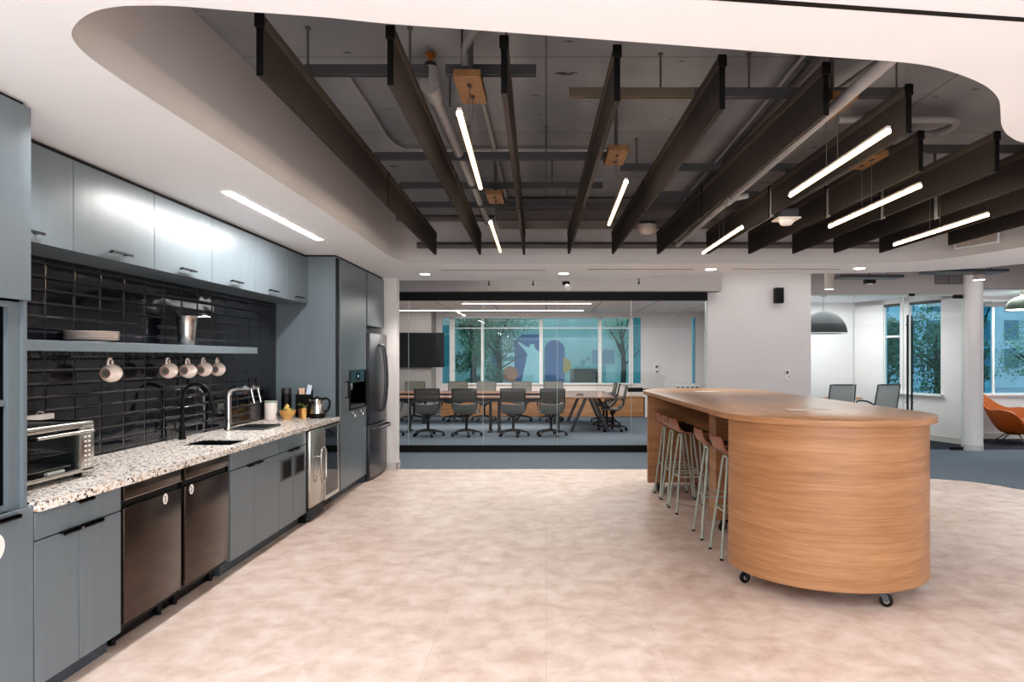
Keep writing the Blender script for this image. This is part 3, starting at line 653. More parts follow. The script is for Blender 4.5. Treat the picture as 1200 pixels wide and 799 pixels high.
for k in range(12): rk.cyl((-2.79, y0+.03+.033*k, 1.055), (OX-.03, y0+.03+.033*k, 1.055), .002, None, None, 6)
rk.obj('rack', M['chrome'], t)
MB().box(-2.78, OX-.03, y0+.02, y1-.12, .985, .992).obj('crumb_tray', M['steel'], t, False)
MB().cyl((OX-.02, y0+.2, .972), (OX-.02, y0+.32, .972), .010, None, None, 10).obj('element', M['labelwhite'], t)
bt = MB()
for k in range(8):
    z = 1.155-k*.025
    for yy in (y1-.075, y1-.045): bt.box(OX-.001, OX+.0025, yy-.008, yy+.008, z-.005, z+.005)
bt.obj('buttons', M['plate'], t, False)
for yy in (y0+.05, y1-.06):
    for xx in (-2.77, OX-.05): MB().cyl((xx, yy, .9152), (xx, yy, .946), .018, .022, None, 12).obj('foot', M['black'], t)

# black gooseneck faucet
t = thing('kitchen_faucet', 'tall matt black gooseneck faucet behind the sink', 'faucet', (-2.83, 5.31, .915))
MB().cyl((-2.83, 5.31, .9155), (-2.83, 5.31, .935), .030, .028, None, 20).cyl((-2.83, 5.31, .93), (-2.83, 5.31, 1.03), .021, None, None, 20).obj('base', M['black'], t)
arc = [(-2.83, 5.31, 1.0), (-2.83, 5.31, 1.15), (-2.825, 5.31, 1.25)]+[(-2.72-.105*math.cos(a), 5.31, 1.25+.095*math.sin(a)) for a in [k*PI/10 for k in range(1, 10)]]+[(-2.60, 5.31, 1.21)]
MB().tube(arc, .0125, None, 14).obj('spout', M['black'], t)
MB().cyl((-2.603, 5.31, 1.215), (-2.578, 5.31, 1.115), .017, .016, None, 16).obj('spray_head', M['black'], t)
MB().tube([(-2.83, 5.29, .985), (-2.83, 5.24, .985), (-2.83, 5.205, 1.0), (-2.83, 5.20, 1.06)], .007, None, 8).obj('lever_handle', M['black'], t)
# chrome two-tap font with drip tray
t = thing('beverage_tap', 'polished chrome dispensing font with two black-handled taps', 'tap', (-2.80, 6.02, .915))
MB().cyl((-2.80, 6.02, .9155), (-2.80, 6.02, .93), .040, .036, None, 24).obj('base', M['chrome'], t)
MB().tube(smooth_path([(-2.80, 6.02, .92), (-2.80, 6.02, 1.1), (-2.80, 6.02, 1.21), (-2.785, 6.02, 1.258), (-2.74, 6.02, 1.282), (-2.68, 6.02, 1.287), (-2.58, 6.02, 1.287)], 5), .024, None, 16).obj('column', M['chrome'], t)
MB().cyl((-2.62, 5.94, 1.287), (-2.62, 6.13, 1.287), .017, None, None, 14).obj('tap_bar', M['chrome'], t)
for dy in (-.055, .085):
    y = 6.02+dy
    k = MB().cyl((-2.62, y, 1.285), (-2.565, y, 1.285), .013, None, None, 12).cyl((-2.585, y, 1.30), (-2.55, y, 1.15), .009, .007, None, 10).obj('tap', M['chrome'], t)
    MB().cyl((-2.585, y, 1.295), (-2.592, y, 1.375), .011, .016, None, 12).obj('tap_handle', M['black'], k)
dt = thing('drip_tray', 'flat dark drip tray under the chrome taps', 'tray', (-2.62, 6.15, .915))
MB().box(-2.76, -2.47, 5.98, 6.36, .9155, .932, None, .004, 2).obj('tray_body', M['strut'], dt)
q = MB()
for k in range(10): q.box(-2.745+k*.028, -2.733+k*.028, 6.0, 6.34, .932, .9345)
q.obj('grate', M['black'], dt, False)

# things at the far end of the worktop
t = thing('canister', 'white cylindrical canister with a dark print against the tiles', 'canister', (-2.83, 7.02, .915))
MB().lathe([(0, .0005), (.06, .0005), (.064, .006), (.064, .168), (.061, .172), (0, .172)], (-2.83, 7.02, .915), None, 32).obj('body', M['plate'], t)
MB().lathe([(.0655, .172), (.0655, .188), (.06, .192), (0, .192)], (-2.83, 7.02, .915), None, 32).obj('lid', M['sage'], t)
MB().box(-2.775, -2.764, 7.0, 7.03, .955, .985).obj('printed_mark', M['inkgrey'], t, False)
t = thing('coffee_grinder', 'tall slim black canister behind the wooden bowl', 'canister', (-2.755, 7.24, .915))
MB().lathe([(0, 0.0005), (.048, .0005), (.05, .004), (.05, .25), (.048, .255)], (-2.755, 7.24, .915), None, 28).obj('body', M['black'], t)
MB().lathe([(.051, .255), (.051, .30), (.042, .312), (0, .314)], (-2.755, 7.24, .915), None, 28).obj('lid', M['chairframe'], t)
t = thing('wooden_bowl', 'pale wooden bowl of fruit on the far end of the worktop', 'bowl', (-2.67, 7.05, .915))
MB().lathe([(0, .0005), (.04, .0005), (.046, .008), (.07, .045), (.082, .088), (.083, .094), (.078, .094), (.066, .05), (.04, .016), (0, .014)], (-2.67, 7.05, .915), None, 36).obj('bowl_shell', M['bowlwood'], t)
fr = [(-2.70, 7.04, .995, 'green'), (-2.65, 7.03, .993, 'yellow'), (-2.68, 7.08, .99, 'brass'), (-2.64, 7.08, .99, 'green'), (-2.675, 7.05, 1.035, 'yellow')]
fl = ['green lime at the wall side of the wooden bowl', 'yellow pear at the front of the wooden bowl', 'brown pear at the back of the wooden bowl', 'green lime at the back right of the wooden bowl', 'yellow pear on top of the heap in the wooden bowl']
for (x, y, z, k), lb in zip(fr, fl):
    t = thing('fruit', lb, 'fruit', (x, y, z-.03), 'fruit in the wooden bowl')
    MB().lathe([(0, -.03), (.018, -.028), (.029, -.012), (.028, .006), (.018, .022), (.012, .034), (0, .038)], (x, y, z), None, 16).obj('flesh', M[k], t)
    MB().cyl((x, y, z+.034), (x+.004, y, z+.052), .0025, None, None, 6).obj('stem', M['bark'], t)
t = thing('herb_pot', 'small brown pot of green herbs between bowl and pepper mill', 'potted plant', (-2.565, 7.20, .915))
MB().lathe([(0, .0005), (.042, .0005), (.05, .095), (.046, .095), (.04, .02), (0, .02)], (-2.565, 7.20, .915), None, 24).obj('pot', M['wood_dark'], t)
q = MB()
for k in range(40):
    a = random.uniform(0, 2*PI); r = random.uniform(.0, .06); z = .915+random.uniform(.09, .16); s = random.uniform(.012, .02)
    c = Vector((-2.565+r*math.cos(a), 7.20+r*math.sin(a), z)); u = Vector((random.gauss(0, 1), random.gauss(0, 1), random.gauss(0, .5))).normalized()*s; w = u.orthogonal().normalized()*s*.6
    q.face([c-u, c+w, c+u, c-w])
q.obj('leaves', M['green'], t, False)
t = thing('pepper_mill', 'plain pale wooden cylinder beside the kettle', 'mill', (-2.525, 7.12, .915))
MB().lathe([(0, .0005), (.022, .0005), (.024, .003), (.024, .075), (.022, .078), (.024, .081), (.024, .105), (.021, .109), (0, .109)], (-2.525, 7.12, .915), None, 24).obj('mill_body', M['bowlwood'], t)
t = thing('tea_organizer', 'black tea box holding pink and white packets against the tall cabinet', 'box', (-2.58, 7.275, .915))
MB().box(-2.66, -2.50, 7.245, 7.25, .9155, 1.16).box(-2.66, -2.50, 7.31, 7.318, .9155, 1.20).box(-2.66, -2.655, 7.25, 7.31, .9155, 1.16).box(-2.505, -2.50, 7.25, 7.31, .9155, 1.16).box(-2.66, -2.50, 7.25, 7.31, .9155, .925).obj('box_shell', M['black'], t, False)
for nm, lb, x0, x1, zz, k, rt in (('tea_packet', 'pink tea packet standing in the black tea box', -2.635, -2.575, 1.225, 'paper', 0), ('tea_packet', 'white and blue packet sticking up highest from the black tea box', -2.575, -2.525, 1.262, 'paper2', 12)):
    xf = Matrix.Translation(((x0+x1)/2, 7.28, 1.1)) @ Matrix.Rotation(rad(rt), 4, 'Y') @ Matrix.Translation((-(x0+x1)/2, -7.28, -1.1))
    tag(MB().box(x0, x1, 7.272, 7.288, .93, zz, None, .003, 1, xf).obj(nm, M[k]), lb, 'packet', 'packets in the tea box')
t = thing('electric_kettle', 'brushed steel electric kettle with black handle and base', 'kettle', (-2.41, 7.17, .915))
kx, ky = -2.41, 7.19
MB().lathe([(0, .0005), (.078, .0005), (.08, .006), (.078, .045), (.07, .05), (0, .05)], (kx, ky, .915), None, 32).obj('base', M['black'], t)
MB().lathe([(0, .05), (.077, .05), (.077, .06), (.070, .13), (.062, .195), (.058, .2), (0, .2)], (kx, ky, .915), None, 36).obj('body', M['steel'], t)
MB().lathe([(.058, .2), (.052, .212), (.012, .216), (.01, .228), (0, .23)], (kx, ky, .915), None, 28).obj('lid', M['black'], t)
MB().tube(smooth_path([(kx+.055, ky, 1.112), (kx+.095, ky, 1.122), (kx+.13, ky, 1.09), (kx+.125, ky, 1.03), (kx+.105, ky, .99), (kx+.068, ky, .975)], 4), .012, None, 10).obj('handle', M['black'], t)
MB().tube([(kx-.06, ky, 1.085), (kx-.085, ky, 1.105)], [.016, .008], None, 10).obj('spout', M['steel'], t)

# tall coffee cabinet
t = thing('tall_cabinet', 'tall blue grey cabinet with the built-in coffee machine', 'cabinet', (-2.58, 7.92, 0))
MB().box(WL+.009, -2.262, 7.332, 8.52, .1, .945).box(WL+.009, -2.262, 7.332, 8.52, 1.406, 2.635).box(WL+.009, -2.47, 7.332, 8.52, .945, 1.406).box(-2.47, -2.262, 7.332, 7.762, .945, 1.406).box(-2.47, -2.262, 8.468, 8.52, .945, 1.406).obj('carcass', M['cab'], t, False)
MB().box(WL+.009, -2.32, 7.36, 8.5, 0, .1).box(-2.32, -2.262, 8.47, 8.515, 0, .1).obj('toe_kick', M['toe'], t, False)
MB().box(-2.262, -2.250, 7.335, 7.42, .1, 2.62).obj('shadow_gap', M['black'], t, False)
d = MB().box(-2.26, FX, 7.43, 8.505, .1, .945, None, .0015, 1).box(-2.26, FX, 7.43, 8.505, 1.405, 2.62, None, .0015, 1).box(-2.26, FX, 7.43, 7.76, .945, 1.405).box(-2.26, FX, 8.47, 8.505, .945, 1.405).obj('door', M['cab'], t)
hh = MB().box(FX+.03, FX+.042, 7.60, 7.612, 1.10, 1.29)
for z in (1.105, 1.279): hh.box(FX, FX+.04, 7.60, 7.612, z-.006, z+.006)
hh.obj('handle', M['black'], d, False)
for y in (7.93, 8.27):
    MB().tube([(FX, y, .90), (FX+.02, y, .885), (FX+.022, y, .86), (FX+.008, y, .85)], .006, None, 8).box(FX-.001, FX+.006, y-.012, y+.012, .89, .925).obj('hook', M['chrome'], d)
t = thing('coffee_machine', 'black built-in coffee machine with a small blue display', 'coffee machine', (-2.5, 8.12, .95))
MB().box(-2.45, FX+.012, 7.765, 8.465, 1.395, 1.403).box(-2.45, FX+.012, 7.765, 8.465, .948, .965).box(-2.45, FX+.012, 7.765, 7.79, .965, 1.395).box(-2.45, FX+.012, 8.43, 8.465, .965, 1.395).box(-2.46, -2.45, 7.765, 8.465, .948, 1.403).obj('housing', M['blackgloss'], t, False)
MB().box(-2.45, FX+.014, 7.79, 8.36, 1.26, 1.395).obj('control_panel', M['blackgloss'], t, False)
MB().box(FX+.014, FX+.016, 8.0, 8.16, 1.285, 1.375).obj('display_glass', M['cabdark'], t, False)
MB().box(FX+.016, FX+.017, 8.065, 8.10, 1.32, 1.345).obj('display', M['bluedisp'], t, False)
MB().box(-2.40, FX-.02, 7.88, 7.99, 1.17, 1.26, None, .01).cyl((-2.3, 7.91, 1.12), (-2.3, 7.91, 1.17), .012).cyl((-2.3, 7.96, 1.12), (-2.3, 7.96, 1.17), .012).obj('spout', M['steel'], t)
MB().box(-2.44, FX+.004, 7.80, 8.42, .965, .99).obj('drip_tray', M['strut'], t, False)

# over-fridge cabinet and fridge
t = thing('bridge_cabinet', 'short blue grey cabinet above the refrigerator', 'cabinet', (-2.58, 8.97, 1.95))
MB().box(WL+.009, -2.262, 8.535, 9.43, 1.955, 2.635).obj('carcass', M['cab'], t, False)
door(t, 8.55, 9.43, 1.955, 2.62)
t = thing('refrigerator', 'dark stainless french-door refrigerator with bottom freezer drawer', 'refrigerator', (-2.55, 8.98, 0))
MB().box(WL+.01, -2.25, 8.54, 9.43, .02, 1.84).box(WL+.1, -2.24, 8.56, 9.41, .0, .03).obj('body', M['chairframe'], t, False)
def curved_front(y0, y1, z0, z1, dep=.022):
    yc, hw = 8.985, .445
    pts = [(-2.25, y0), (-2.25, y1)]
    for k in range(9):
        y = y1+(y0-y1)*k/8; e = (y-yc)/hw
        pts.append((-2.205+dep*(1-e*e), y))
    return MB().prism(pts, z0, z1, None, .004, 2)
d1_ = curved_front(8.54, 8.984, .712, 1.858).obj('door', M['fridge'], t)
d2_ = curved_front(8.988, 9.43, .712, 1.858).obj('door', M['fridge'], t)
dr = curved_front(8.54, 9.43, .03, .700).obj('freezer_drawer', M['fridge'], t)
for y, d in ((8.93, d1_), (9.04, d2_)):
    P = [(-2.185, y, .85), (-2.15, y, .87), (-2.118, y, 1.0), (-2.10, y, 1.27), (-2.118, y, 1.55), (-2.15, y, 1.70), (-2.185, y, 1.72)]
    MB().tube(smooth_path(P, 4), .014, None, 10).obj('handle', M['fridge'], d)
P = [(-2.20, 8.60, .655), (-2.15, 8.62, .655), (-2.105, 8.78, .655), (-2.095, 8.985, .655), (-2.105, 9.2, .655), (-2.15, 9.36, .655), (-2.2, 9.38, .655)]
MB().tube(smooth_path(P, 4), .015, None, 10).obj('handle', M['fridge'], dr)

# ================================================================= ISLAND AND STOOLS
t = thing('kitchen_island', 'large oak island with rounded ends on casters', 'island', (0, 0, 0))
r = .668
def dshape(cy, sgn, r, straight):
    pts = []
    for k in range(41):
        a = PI*k/40
        pts.append((r*math.cos(a), cy+sgn*r*math.sin(a)))
    pts = pts+[(-r, cy-sgn*straight), (r, cy-sgn*straight)]
    return pts
LEN = 3.05
stad = [(.715*math.cos(PI+PI*k/40), .715*math.sin(PI+PI*k/40)) for k in range(41)]+[(.715*math.cos(PI*k/40), LEN+.715*math.sin(PI*k/40)) for k in range(41)]
tp = MB().prism(stad, 1.128, 1.168, None, .003, 2).obj('top', M['wood_top'], t)
tp.data.materials.append(M['wood_side'])
for p in tp.data.polygons:
    if abs(p.normal.z) < .5: p.material_index = 1
e1 = MB().prism(dshape(0, -1, r, .0), .11, 1.127, None, .002, 1).obj('rounded_end', M['wood_side'], t)
e2 = MB().prism(dshape(LEN, 1, r, .0), .11, 1.127, None, .002, 1).obj('rounded_end', M['wood_side'], t)
MB().box(.06, .10, .0, LEN, .11, 1.127).obj('spine_panel', M['wood_dark'], t, False)
MB().box(-.40, .40, 1.24, 1.46, .11, 1.127, None, .002, 1).obj('middle_support', M['wood_side'], t)
MB().box(-.35, .35, 1.20, 1.50, .10, .11).obj('support_plate', M['black'], t, False)
def caster(x, y, ang, parent, fork='steel'):
    c = Matrix.Translation((x, y, 0)) @ Matrix.Rotation(ang, 4, 'Z')
    b = MB().box(-.03, .03, -.03, .03, .103, .110, None, 0, 2, c)
    for s in (-1, 1): b.prism([(-.026, .105), (.026, .105), (.045, .045), (.028, .03), (.012, .04)], s*.019-.002, s*.019+.002, None, 0, 2, c @ Matrix.Rotation(rad(90), 4, 'X'))
    o = b.obj('caster', M[fork], parent)
    w = MB().lathe([(0, -.013), (.025, -.013), (.036, -.011), (.0395, -.006), (.0395, .006), (.036, .011), (.025, .013), (0, .013)], (0, 0, 0), None, 24, c @ Matrix.Translation((.028, 0, .0400)) @ Matrix.Rotation(rad(90), 4, 'X'))
    w.obj('wheel', M['black'], o)
    MB().lathe([(0, -.0145), (.016, -.0145), (.018, -.013), (.018, .013), (.016, .0145), (0, .0145)], (0, 0, 0), None, 16, c @ Matrix.Translation((.028, 0, .04)) @ Matrix.Rotation(rad(90), 4, 'X')).obj('hub', M['steel'], o)
caster(-.56, -.10, rad(200), t, 'chairframe'); caster(.12, -.575, rad(-25), t, 'strut'); caster(.56, -.12, rad(80), t)
caster(-.55, LEN+.03, rad(-60), t, 'chairframe'); caster(.55, LEN+.03, rad(60), t); caster(-.30, 1.30, rad(200), t, 'chairframe'); caster(.3, 1.4, rad(30), t); caster(0, LEN+.5, rad(30), t)
for y in (.20, LEN-.15): MB().box(-.16, .12, y-.06, y+.06, 1.1682, 1.1700, None, .0006, 1).obj('power_cover', M['labelwhite'], t)
# casters of the black bases seen in the knee space
t.location = (1.95, 4.83, 0); t.rotation_euler = (0, 0, math.atan2(.11, 3.07))

def stool_proto():
    t = thing('bar_stool', '', 'stool')
    prof = smooth_path([(-.205, .935), (-.200, .89), (-.180, .835), (-.135, .800), (-.06, .788), (.05, .785), (.13, .785), (.175, .775), (.195, .755)], 4)
    def fn(u, v):
        i = u*(len(prof)-1); k = min(int(i), len(prof)-2); f = i-k
        x = prof[k][0]*(1-f)+prof[k+1][0]*f; z = prof[k][1]*(1-f)+prof[k+1][1]*f
        w = .175-.035*max(0, 1-u*5)**2-.03*max(0, (u-.85)/.15)**2
        s = (v-.5)*2
        return (x+.018*s*s*(1 if u < .35 else 0), w*s, z+.012*s*s*(1 if .2 < u < .9 else .3))
    MB().grid(fn, 32, 12, None, .013).obj('seat_shell', M['stoolwood'], t)
    def pad(u, v):
        x = -.125+.285*u; s = (v-.5)*2
        return (x, .158*s*(1-.12*max(0, (u-.8)/.2)), .808+.010*s*s+(.012*(1-u*6) if u < .16 else 0)-.004*max(0, (u-.85)/.15))
    MB().grid(pad, 16, 10, None, .018).obj('seat_pad', M['black'], t)
    for sx in (-1, 1):
        for sy in (-1, 1):
            P = [(sx*.105, 0, .772), (sx*.105, sy*.03, .772), (sx*.107, sy*.048, .766), (sx*.109, sy*.058, .748), (sx*.185, sy*.158, .012)]
            o = MB().tube(P, .0115, None, 10).obj('leg', M['sage'], t)
            MB().cyl((sx*.1862, sy*.1595, 0.0005), (sx*.1848, sy*.1578, .016), .0135, None, None, 10).obj('foot_cap', M['black'], o)
    z = .36; fx = .185-.076*(z/.745); fy = .158-.1*(z/.745)
    fr = MB()
    c4 = [(-fx, -fy, z), (fx, -fy, z), (fx, fy, z), (-fx, fy, z)]
    for a, b in zip(c4, c4[1:]+c4[:1]): fr.cyl(a, b, .007, None, None, 8)
    fr.obj('footrest', M['sage'], t)
    return t
st = stool_proto()
sl = ['bar stool nearest the rounded oak end, second-row back in front of the black pad', 'second bar stool from the near rounded end of the island', 'middle bar stool of the five along the island', 'fourth bar stool from the near rounded end of the island', 'bar stool furthest along the island, against the far rounded end']
sl[0] = 'wood-backed bar stool nearest the near rounded end of the island'
for i, (x, y, a) in enumerate([(1.520, 5.38, 2), (1.505, 5.95, 0), (1.465, 6.92, 4), (1.45, 7.30, 2), (1.435, 7.68, 2)]):
    o = st if i == 0 else copy_tree(st)
    o.location = (x, y, 0); o.rotation_euler = (0, 0, rad(a)); o['label'] = sl[i]; o['group'] = 'bar stools along the island'

# ================================================================= CEILING THINGS
rows = [  # bottoms at z 2.707; near (x,y), joint y, far (x,y)
 ((-1.173, 2.80), 5.17, (-1.244, 7.68)), ((-.660, 2.90), 5.22, (-.743, 7.68)), ((-.184, 2.99), 5.3, (-.248, 7.68)), ((.320, 3.08), 5.35, (.2525, 7.62)),
 ((.819, 3.18), 5.42, (.744, 7.62)), ((1.335, 3.26), 5.6, (1.25, 7.64)), ((1.868, 3.52), 5.56, (1.80, 7.62)), ((2.325, 4.24), 5.57, (2.266, 7.62)),
 ((2.805, 4.25), 5.64, (2.75, 7.60)), ((3.25, 4.3), 5.64, (3.19, 7.55)), ((3.74, 4.5), None, (3.69, 7.54)), ((4.20, 5.0), None, (4.15, 7.03))]
ordn = ['first', 'second', 'third', 'fourth', 'fifth', 'sixth', 'seventh', 'eighth', 'ninth', 'tenth', 'eleventh', 'twelfth']
ZB0, ZB1 = 2.707, 2.955
for i, (a, jy, b) in enumerate(rows):
    gp = .035 if 5 < i < 10 else .012
    segs = [(a[1], jy-gp, 'near'), (jy+gp, b[1], 'far')] if jy else [(a[1], b[1], 'single')]
    sx = (b[0]-a[0])/(b[1]-a[1])
    for y0, y1, w in segs:
        xa = a[0]+sx*(y0-a[1]); xb = a[0]+sx*(y1-a[1])
        lab = 'charcoal felt ceiling baffle, %s panel of the %s row from the kitchen side' % (w, ordn[i])
        t = thing('acoustic_baffle', lab, 'baffle', ((xa+xb)/2, (y0+y1)/2, ZB0), 'felt ceiling baffles')
        ln = math.hypot(xb-xa, y1-y0); an = math.atan2(y1-y0, xb-xa)
        xf = Matrix.Translation((xa, y0, 0)) @ Matrix.Rotation(an, 4, 'Z')
        MB().box(0, ln, -.012, .012, ZB0, ZB1-.045, None, 0, 2, xf).obj('felt_panel', M['felt'], t, False)
        MB().box(.004, ln-.004, -.017, .017, ZB1-.05, ZB1, None, .004, 2, xf).obj('top_rail', M['feltedge'], t)
        MB().box(-.006, .0, -.0135, .0135, ZB0-.002, ZB1-.05, None, 0, 2, xf).box(-.014, .004, -.021, .021, ZB1-.055, ZB1+.004, None, .006, 2, xf).obj('end_cap', M['black'], t)
        if w == 'near' and 5 < i < 10: MB().box(ln+.004, ln+2*gp-.004, -.004, .004, ZB0-.012, ZB1-.02, None, 0, 2, xf).obj('joint_plate', M['pipe'], t, False)
# struts with hanger rods
def strut(x0, x1, y, label, mat='strut', rods=(), z=2.957):
    t = thing('strut_channel', label, 'strut', ((x0+x1)/2, y, z), 'strut channels carrying the baffles')
    MB().box(x0, x1, y-.02, y+.02, z+.008, z+.05).box(x0, x1, y-.02, y-.008, z, z+.008).box(x0, x1, y+.008, y+.02, z, z+.008).obj('channel', M[mat], t, False)
    for x in rods: MB().cyl((x, y, z+.05), (x, y, ZS-.001), .006, None, None, 8).cyl((x, y, ZS-.012), (x, y, ZS-.001), .014, None, None, 8).obj('hanger_rod', M['pipedark'], t)
strut(-1.2, -.59, 3.41, 'dark strut channel, nearest piece over the first and second baffle rows', rods=(-1.19, -.68))
strut(-.50, -.05, 3.41, 'short dark strut channel by the brass valve pipe, over the third baffle row', rods=(-.42, -.20))
strut(.125, .80, 3.70, 'strut channel in a lit olive tone over the fourth and fifth baffle rows', 'strut_lit', rods=(.37, .62))
strut(.80, 1.97, 3.70, 'dark strut channel over the sixth and seventh baffle rows near the large pipe', rods=(1.1, 1.9))
strut(-1.22, .47, 4.86, 'dark strut channel over the first four rows at mid length', rods=(-.55, .0))
strut(.56, 2.0, 5.14, 'dark strut channel over the fifth and sixth rows at mid length', rods=(.68, 1.5))
strut(-1.22, .47, 5.68, 'dark strut channel just past the baffle joints of the first four rows', rods=(-.8, .05))
strut(.8, 2.2, 6.0, 'dark strut channel just past the joints of the sixth and seventh rows', rods=(.95,))
strut(2.25, 4.3, 4.69, 'dark strut channel over the ninth and tenth rows', rods=(2.5, 3.35))
strut(-1.25, .4, 6.4, 'dark strut channel nearest the back duct on the kitchen half', rods=(-.9, .2))
strut(2.2, 4.5, 6.5, 'dark strut channel nearest the back on the right half', rods=(2.9, 3.9))

# linear pendants
def pendant(x0, y0, x1, y1, label, canopy=None):
    z = 2.55
    t = thing('linear_pendant', label, 'pendant light', ((x0+x1)/2, (y0+y1)/2, z), 'warm linear pendant lights')
    ln = math.hypot(x1-x0, y1-y0); xf = Matrix.Translation((x0, y0, 0)) @ Matrix.Rotation(math.atan2(y1-y0, x1-x0), 4, 'Z')
    MB().box(0, ln, -.010, .010, z+.006, z+.020, None, .002, 1, xf).obj('housing', M['beigecyl'], t)
    MB().cyl(xf @ Vector((.002, 0, z-.004)), xf @ Vector((ln-.002, 0, z-.004)), .0125, None, None, 20).obj('diffuser', M['led_warm'], t)
    cx, cy = canopy if canopy else ((x0+x1)/2, (y0+y1)/2)
    c = MB()
    for dy in (-.07, .07): c.cyl((cx, cy+dy, z+.03), (cx, cy+dy, 2.87), .0022, None, None, 6)
    c.obj('cable', M['pipedark'], t)
    k = MB().box(cx-.065, cx+.065, cy-.17, cy+.17, 2.862, 2.90, None, .003, 1).obj('canopy', M['canopywood'], t)
    q = MB()
    for dy in (-.07, .07): q.box(cx-.010, cx+.010, cy+dy-.018, cy+dy+.018, 2.858, 2.863)
    q.obj('cable_grip', M['bark'], k, False)
    MB().cyl((cx, cy, 2.9), (cx, cy, ZS-.001), .012, None, None, 8).obj('stem', M['pipedark'], t)
pendant(-.354, 2.78, -.385, 4.0, 'glowing linear pendant nearest the camera, between the second and third baffle rows', (-.37, 3.36))
pendant(-.41, 5.03, -.43, 6.4, 'glowing linear pendant far down between the second and third baffle rows', (-.42, 5.66))
pendant(.454, 3.87, .47, 5.1, 'glowing linear pendant between the fourth and fifth baffle rows', (.46, 4.5))
pendant(1.505, 3.0, 1.50, 4.19, 'long bright linear pendant in front of the seventh baffle row near the large pipe', (1.515, 3.62))
pendant(1.50, 5.23, 1.495, 6.5, 'short-looking linear pendant low at the far end between sixth and seventh rows', (1.515, 5.9))
pendant(2.17, 3.96, 2.156, 5.19, 'bright linear pendant under the ninth baffle row', (2.16, 4.6))
pendant(3.08, 4.76, 3.07, 6.02, 'rightmost glowing linear pendant under the eleventh baffle row', (3.075, 5.4))

# pipes, conduits, ducts
def pipe(name, label, pts, r, mat, cat, extra=None):
    t = thing(name, label, cat, pts[0])
    MB().tube(pts, r, None, 14).obj('pipe_run', M[mat], t)
    if extra: extra(t)
    return t
def ex1(t):
    MB().cyl((-.62, 3.62, 3.0), (-.62, 3.78, 3.0), .052, .052, None, 20).cyl((-.62, 3.66, 3.0), (-.62, 3.66, 3.1), .045, .05, None, 20).obj('elbow', M['pipe'], t)
    MB().cyl((-.62, 3.66, 3.09), (-.62, 3.66, 3.13), .042, .030, None, 20).obj('collar', M['chairframe'], t)
    MB().cyl((-.62, 3.66, 3.12), (-.62, 3.66, 3.17), .012, None, None, 10).cyl((-.62, 3.66, 3.165), (-.62, 3.66, 3.18), .028, None, None, 12).obj('valve', M['brass'], t)
    MB().cyl((-.55, 3.9, 2.98), (-.55, 3.9, ZS), .006, None, None, 8).obj('hanger_rod', M['pipedark'], t)
pipe('sprinkler_pipe', 'grey sprinkler pipe with brass valve beside the nearest pendant', [(-.62, 3.66, 3.0), (-.62, 4.5, 3.0), (-.62, 7.3, 3.0)], .034, 'pipe', 'pipe', ex1)
def ex2(t):
    MB().cyl((1.457, 5.35, 2.81), (1.457, 5.5, 2.81), .042, None, None, 18).cyl((1.457, 5.42, 2.81), (1.60, 5.42, 2.84), .025, None, None, 14).obj('coupling', M['pipe'], t)
pipe('sprinkler_pipe', 'long pale sprinkler pipe running beneath the struts beside the sixth baffle row', [(1.450, 2.64, 2.81), (1.455, 4.5, 2.81), (1.46, 7.6, 2.81)], .030, 'pipe', 'pipe', ex2)
pipe('conduit', 'thin grey conduit bending along the deck above the first baffle row', smooth_path([(-1.14, 3.9, 3.17), (-1.15, 4.5, 3.17), (-1.165, 5.0, 3.17), (-1.12, 5.25, 3.17), (-.98, 5.32, 3.17), (-.2, 5.32, 3.17), (.5, 5.32, 3.17)], 5), .013, 'pipe', 'conduit')
pipe('conduit', 'thin grey conduit behind the nearest pendant canopy', [(-.40, 4.2, 3.16), (-.40, 5.5, 3.16), (-.40, 7.0, 3.16)], .016, 'pipe', 'conduit')
pipe('conduit', 'thick bent grey conduit dropping to the short strut near the ceiling edge', smooth_path([(-.265, 3.05, 3.15), (-.268, 3.12, 3.15), (-.30, 3.2, 3.14), (-.375, 3.32, 3.10), (-.40, 3.38, 3.06), (-.40, 3.4, 3.0)], 5), .022, 'pipe', 'conduit')
pipe('conduit', 'dark thin conduit running left of the sixth baffle row', [(1.44, 3.3, 3.15), (1.46, 5, 3.15), (1.47, 7.2, 3.15)], .022, 'pipedark', 'conduit')
pipe('conduit', 'pale thin conduit beside the dark one at the sixth baffle row', [(1.37, 3.3, 3.16), (1.39, 5, 3.16), (1.40, 7.2, 3.16)], .013, 'pipe', 'conduit')
pipe('conduit', 'grey conduit bent into a loop beside the ninth baffle row', smooth_path([(1.9, 4.44, 3.1), (2.3, 4.44, 3.1), (2.55, 4.44, 3.1), (2.68, 4.47, 3.1), (2.73, 4.58, 3.1), (2.71, 4.70, 3.1), (2.6, 4.76, 3.1), (2.2, 4.78, 3.1)], 5), .026, 'pipe', 'conduit')
pipe('conduit', 'grey conduit with a kink beyond the large pipe', smooth_path([(1.86, 2.9, 3.12), (1.80, 3.4, 3.12), (1.72, 3.75, 3.1), (1.62, 4.0, 3.05), (1.55, 4.3, 3.05)], 5), .018, 'pipe', 'conduit')
pipe('drain_pipe', 'long dark horizontal pipe across the back of the ceiling opening', [(-1.48, 7.84, 2.84), (1, 7.84, 2.84), (3.9, 7.84, 2.84)], .037, 'pipedark', 'pipe')
pipe('drain_pipe', 'dark horizontal pipe stub higher up over the second baffle row', [(-1.6, 7.3, 3.04), (-.55, 7.3, 3.04)], .035, 'pipedark', 'pipe')
t = thing('air_duct', 'wide grey rectangular air duct at the back of the ceiling opening', 'duct', (.8, 7.2, 2.95))
MB().box(-.52, 2.1, 7.0, 7.5, 2.96, 3.19, None, .01, 1).obj('duct_run', M['duct'], t, False)
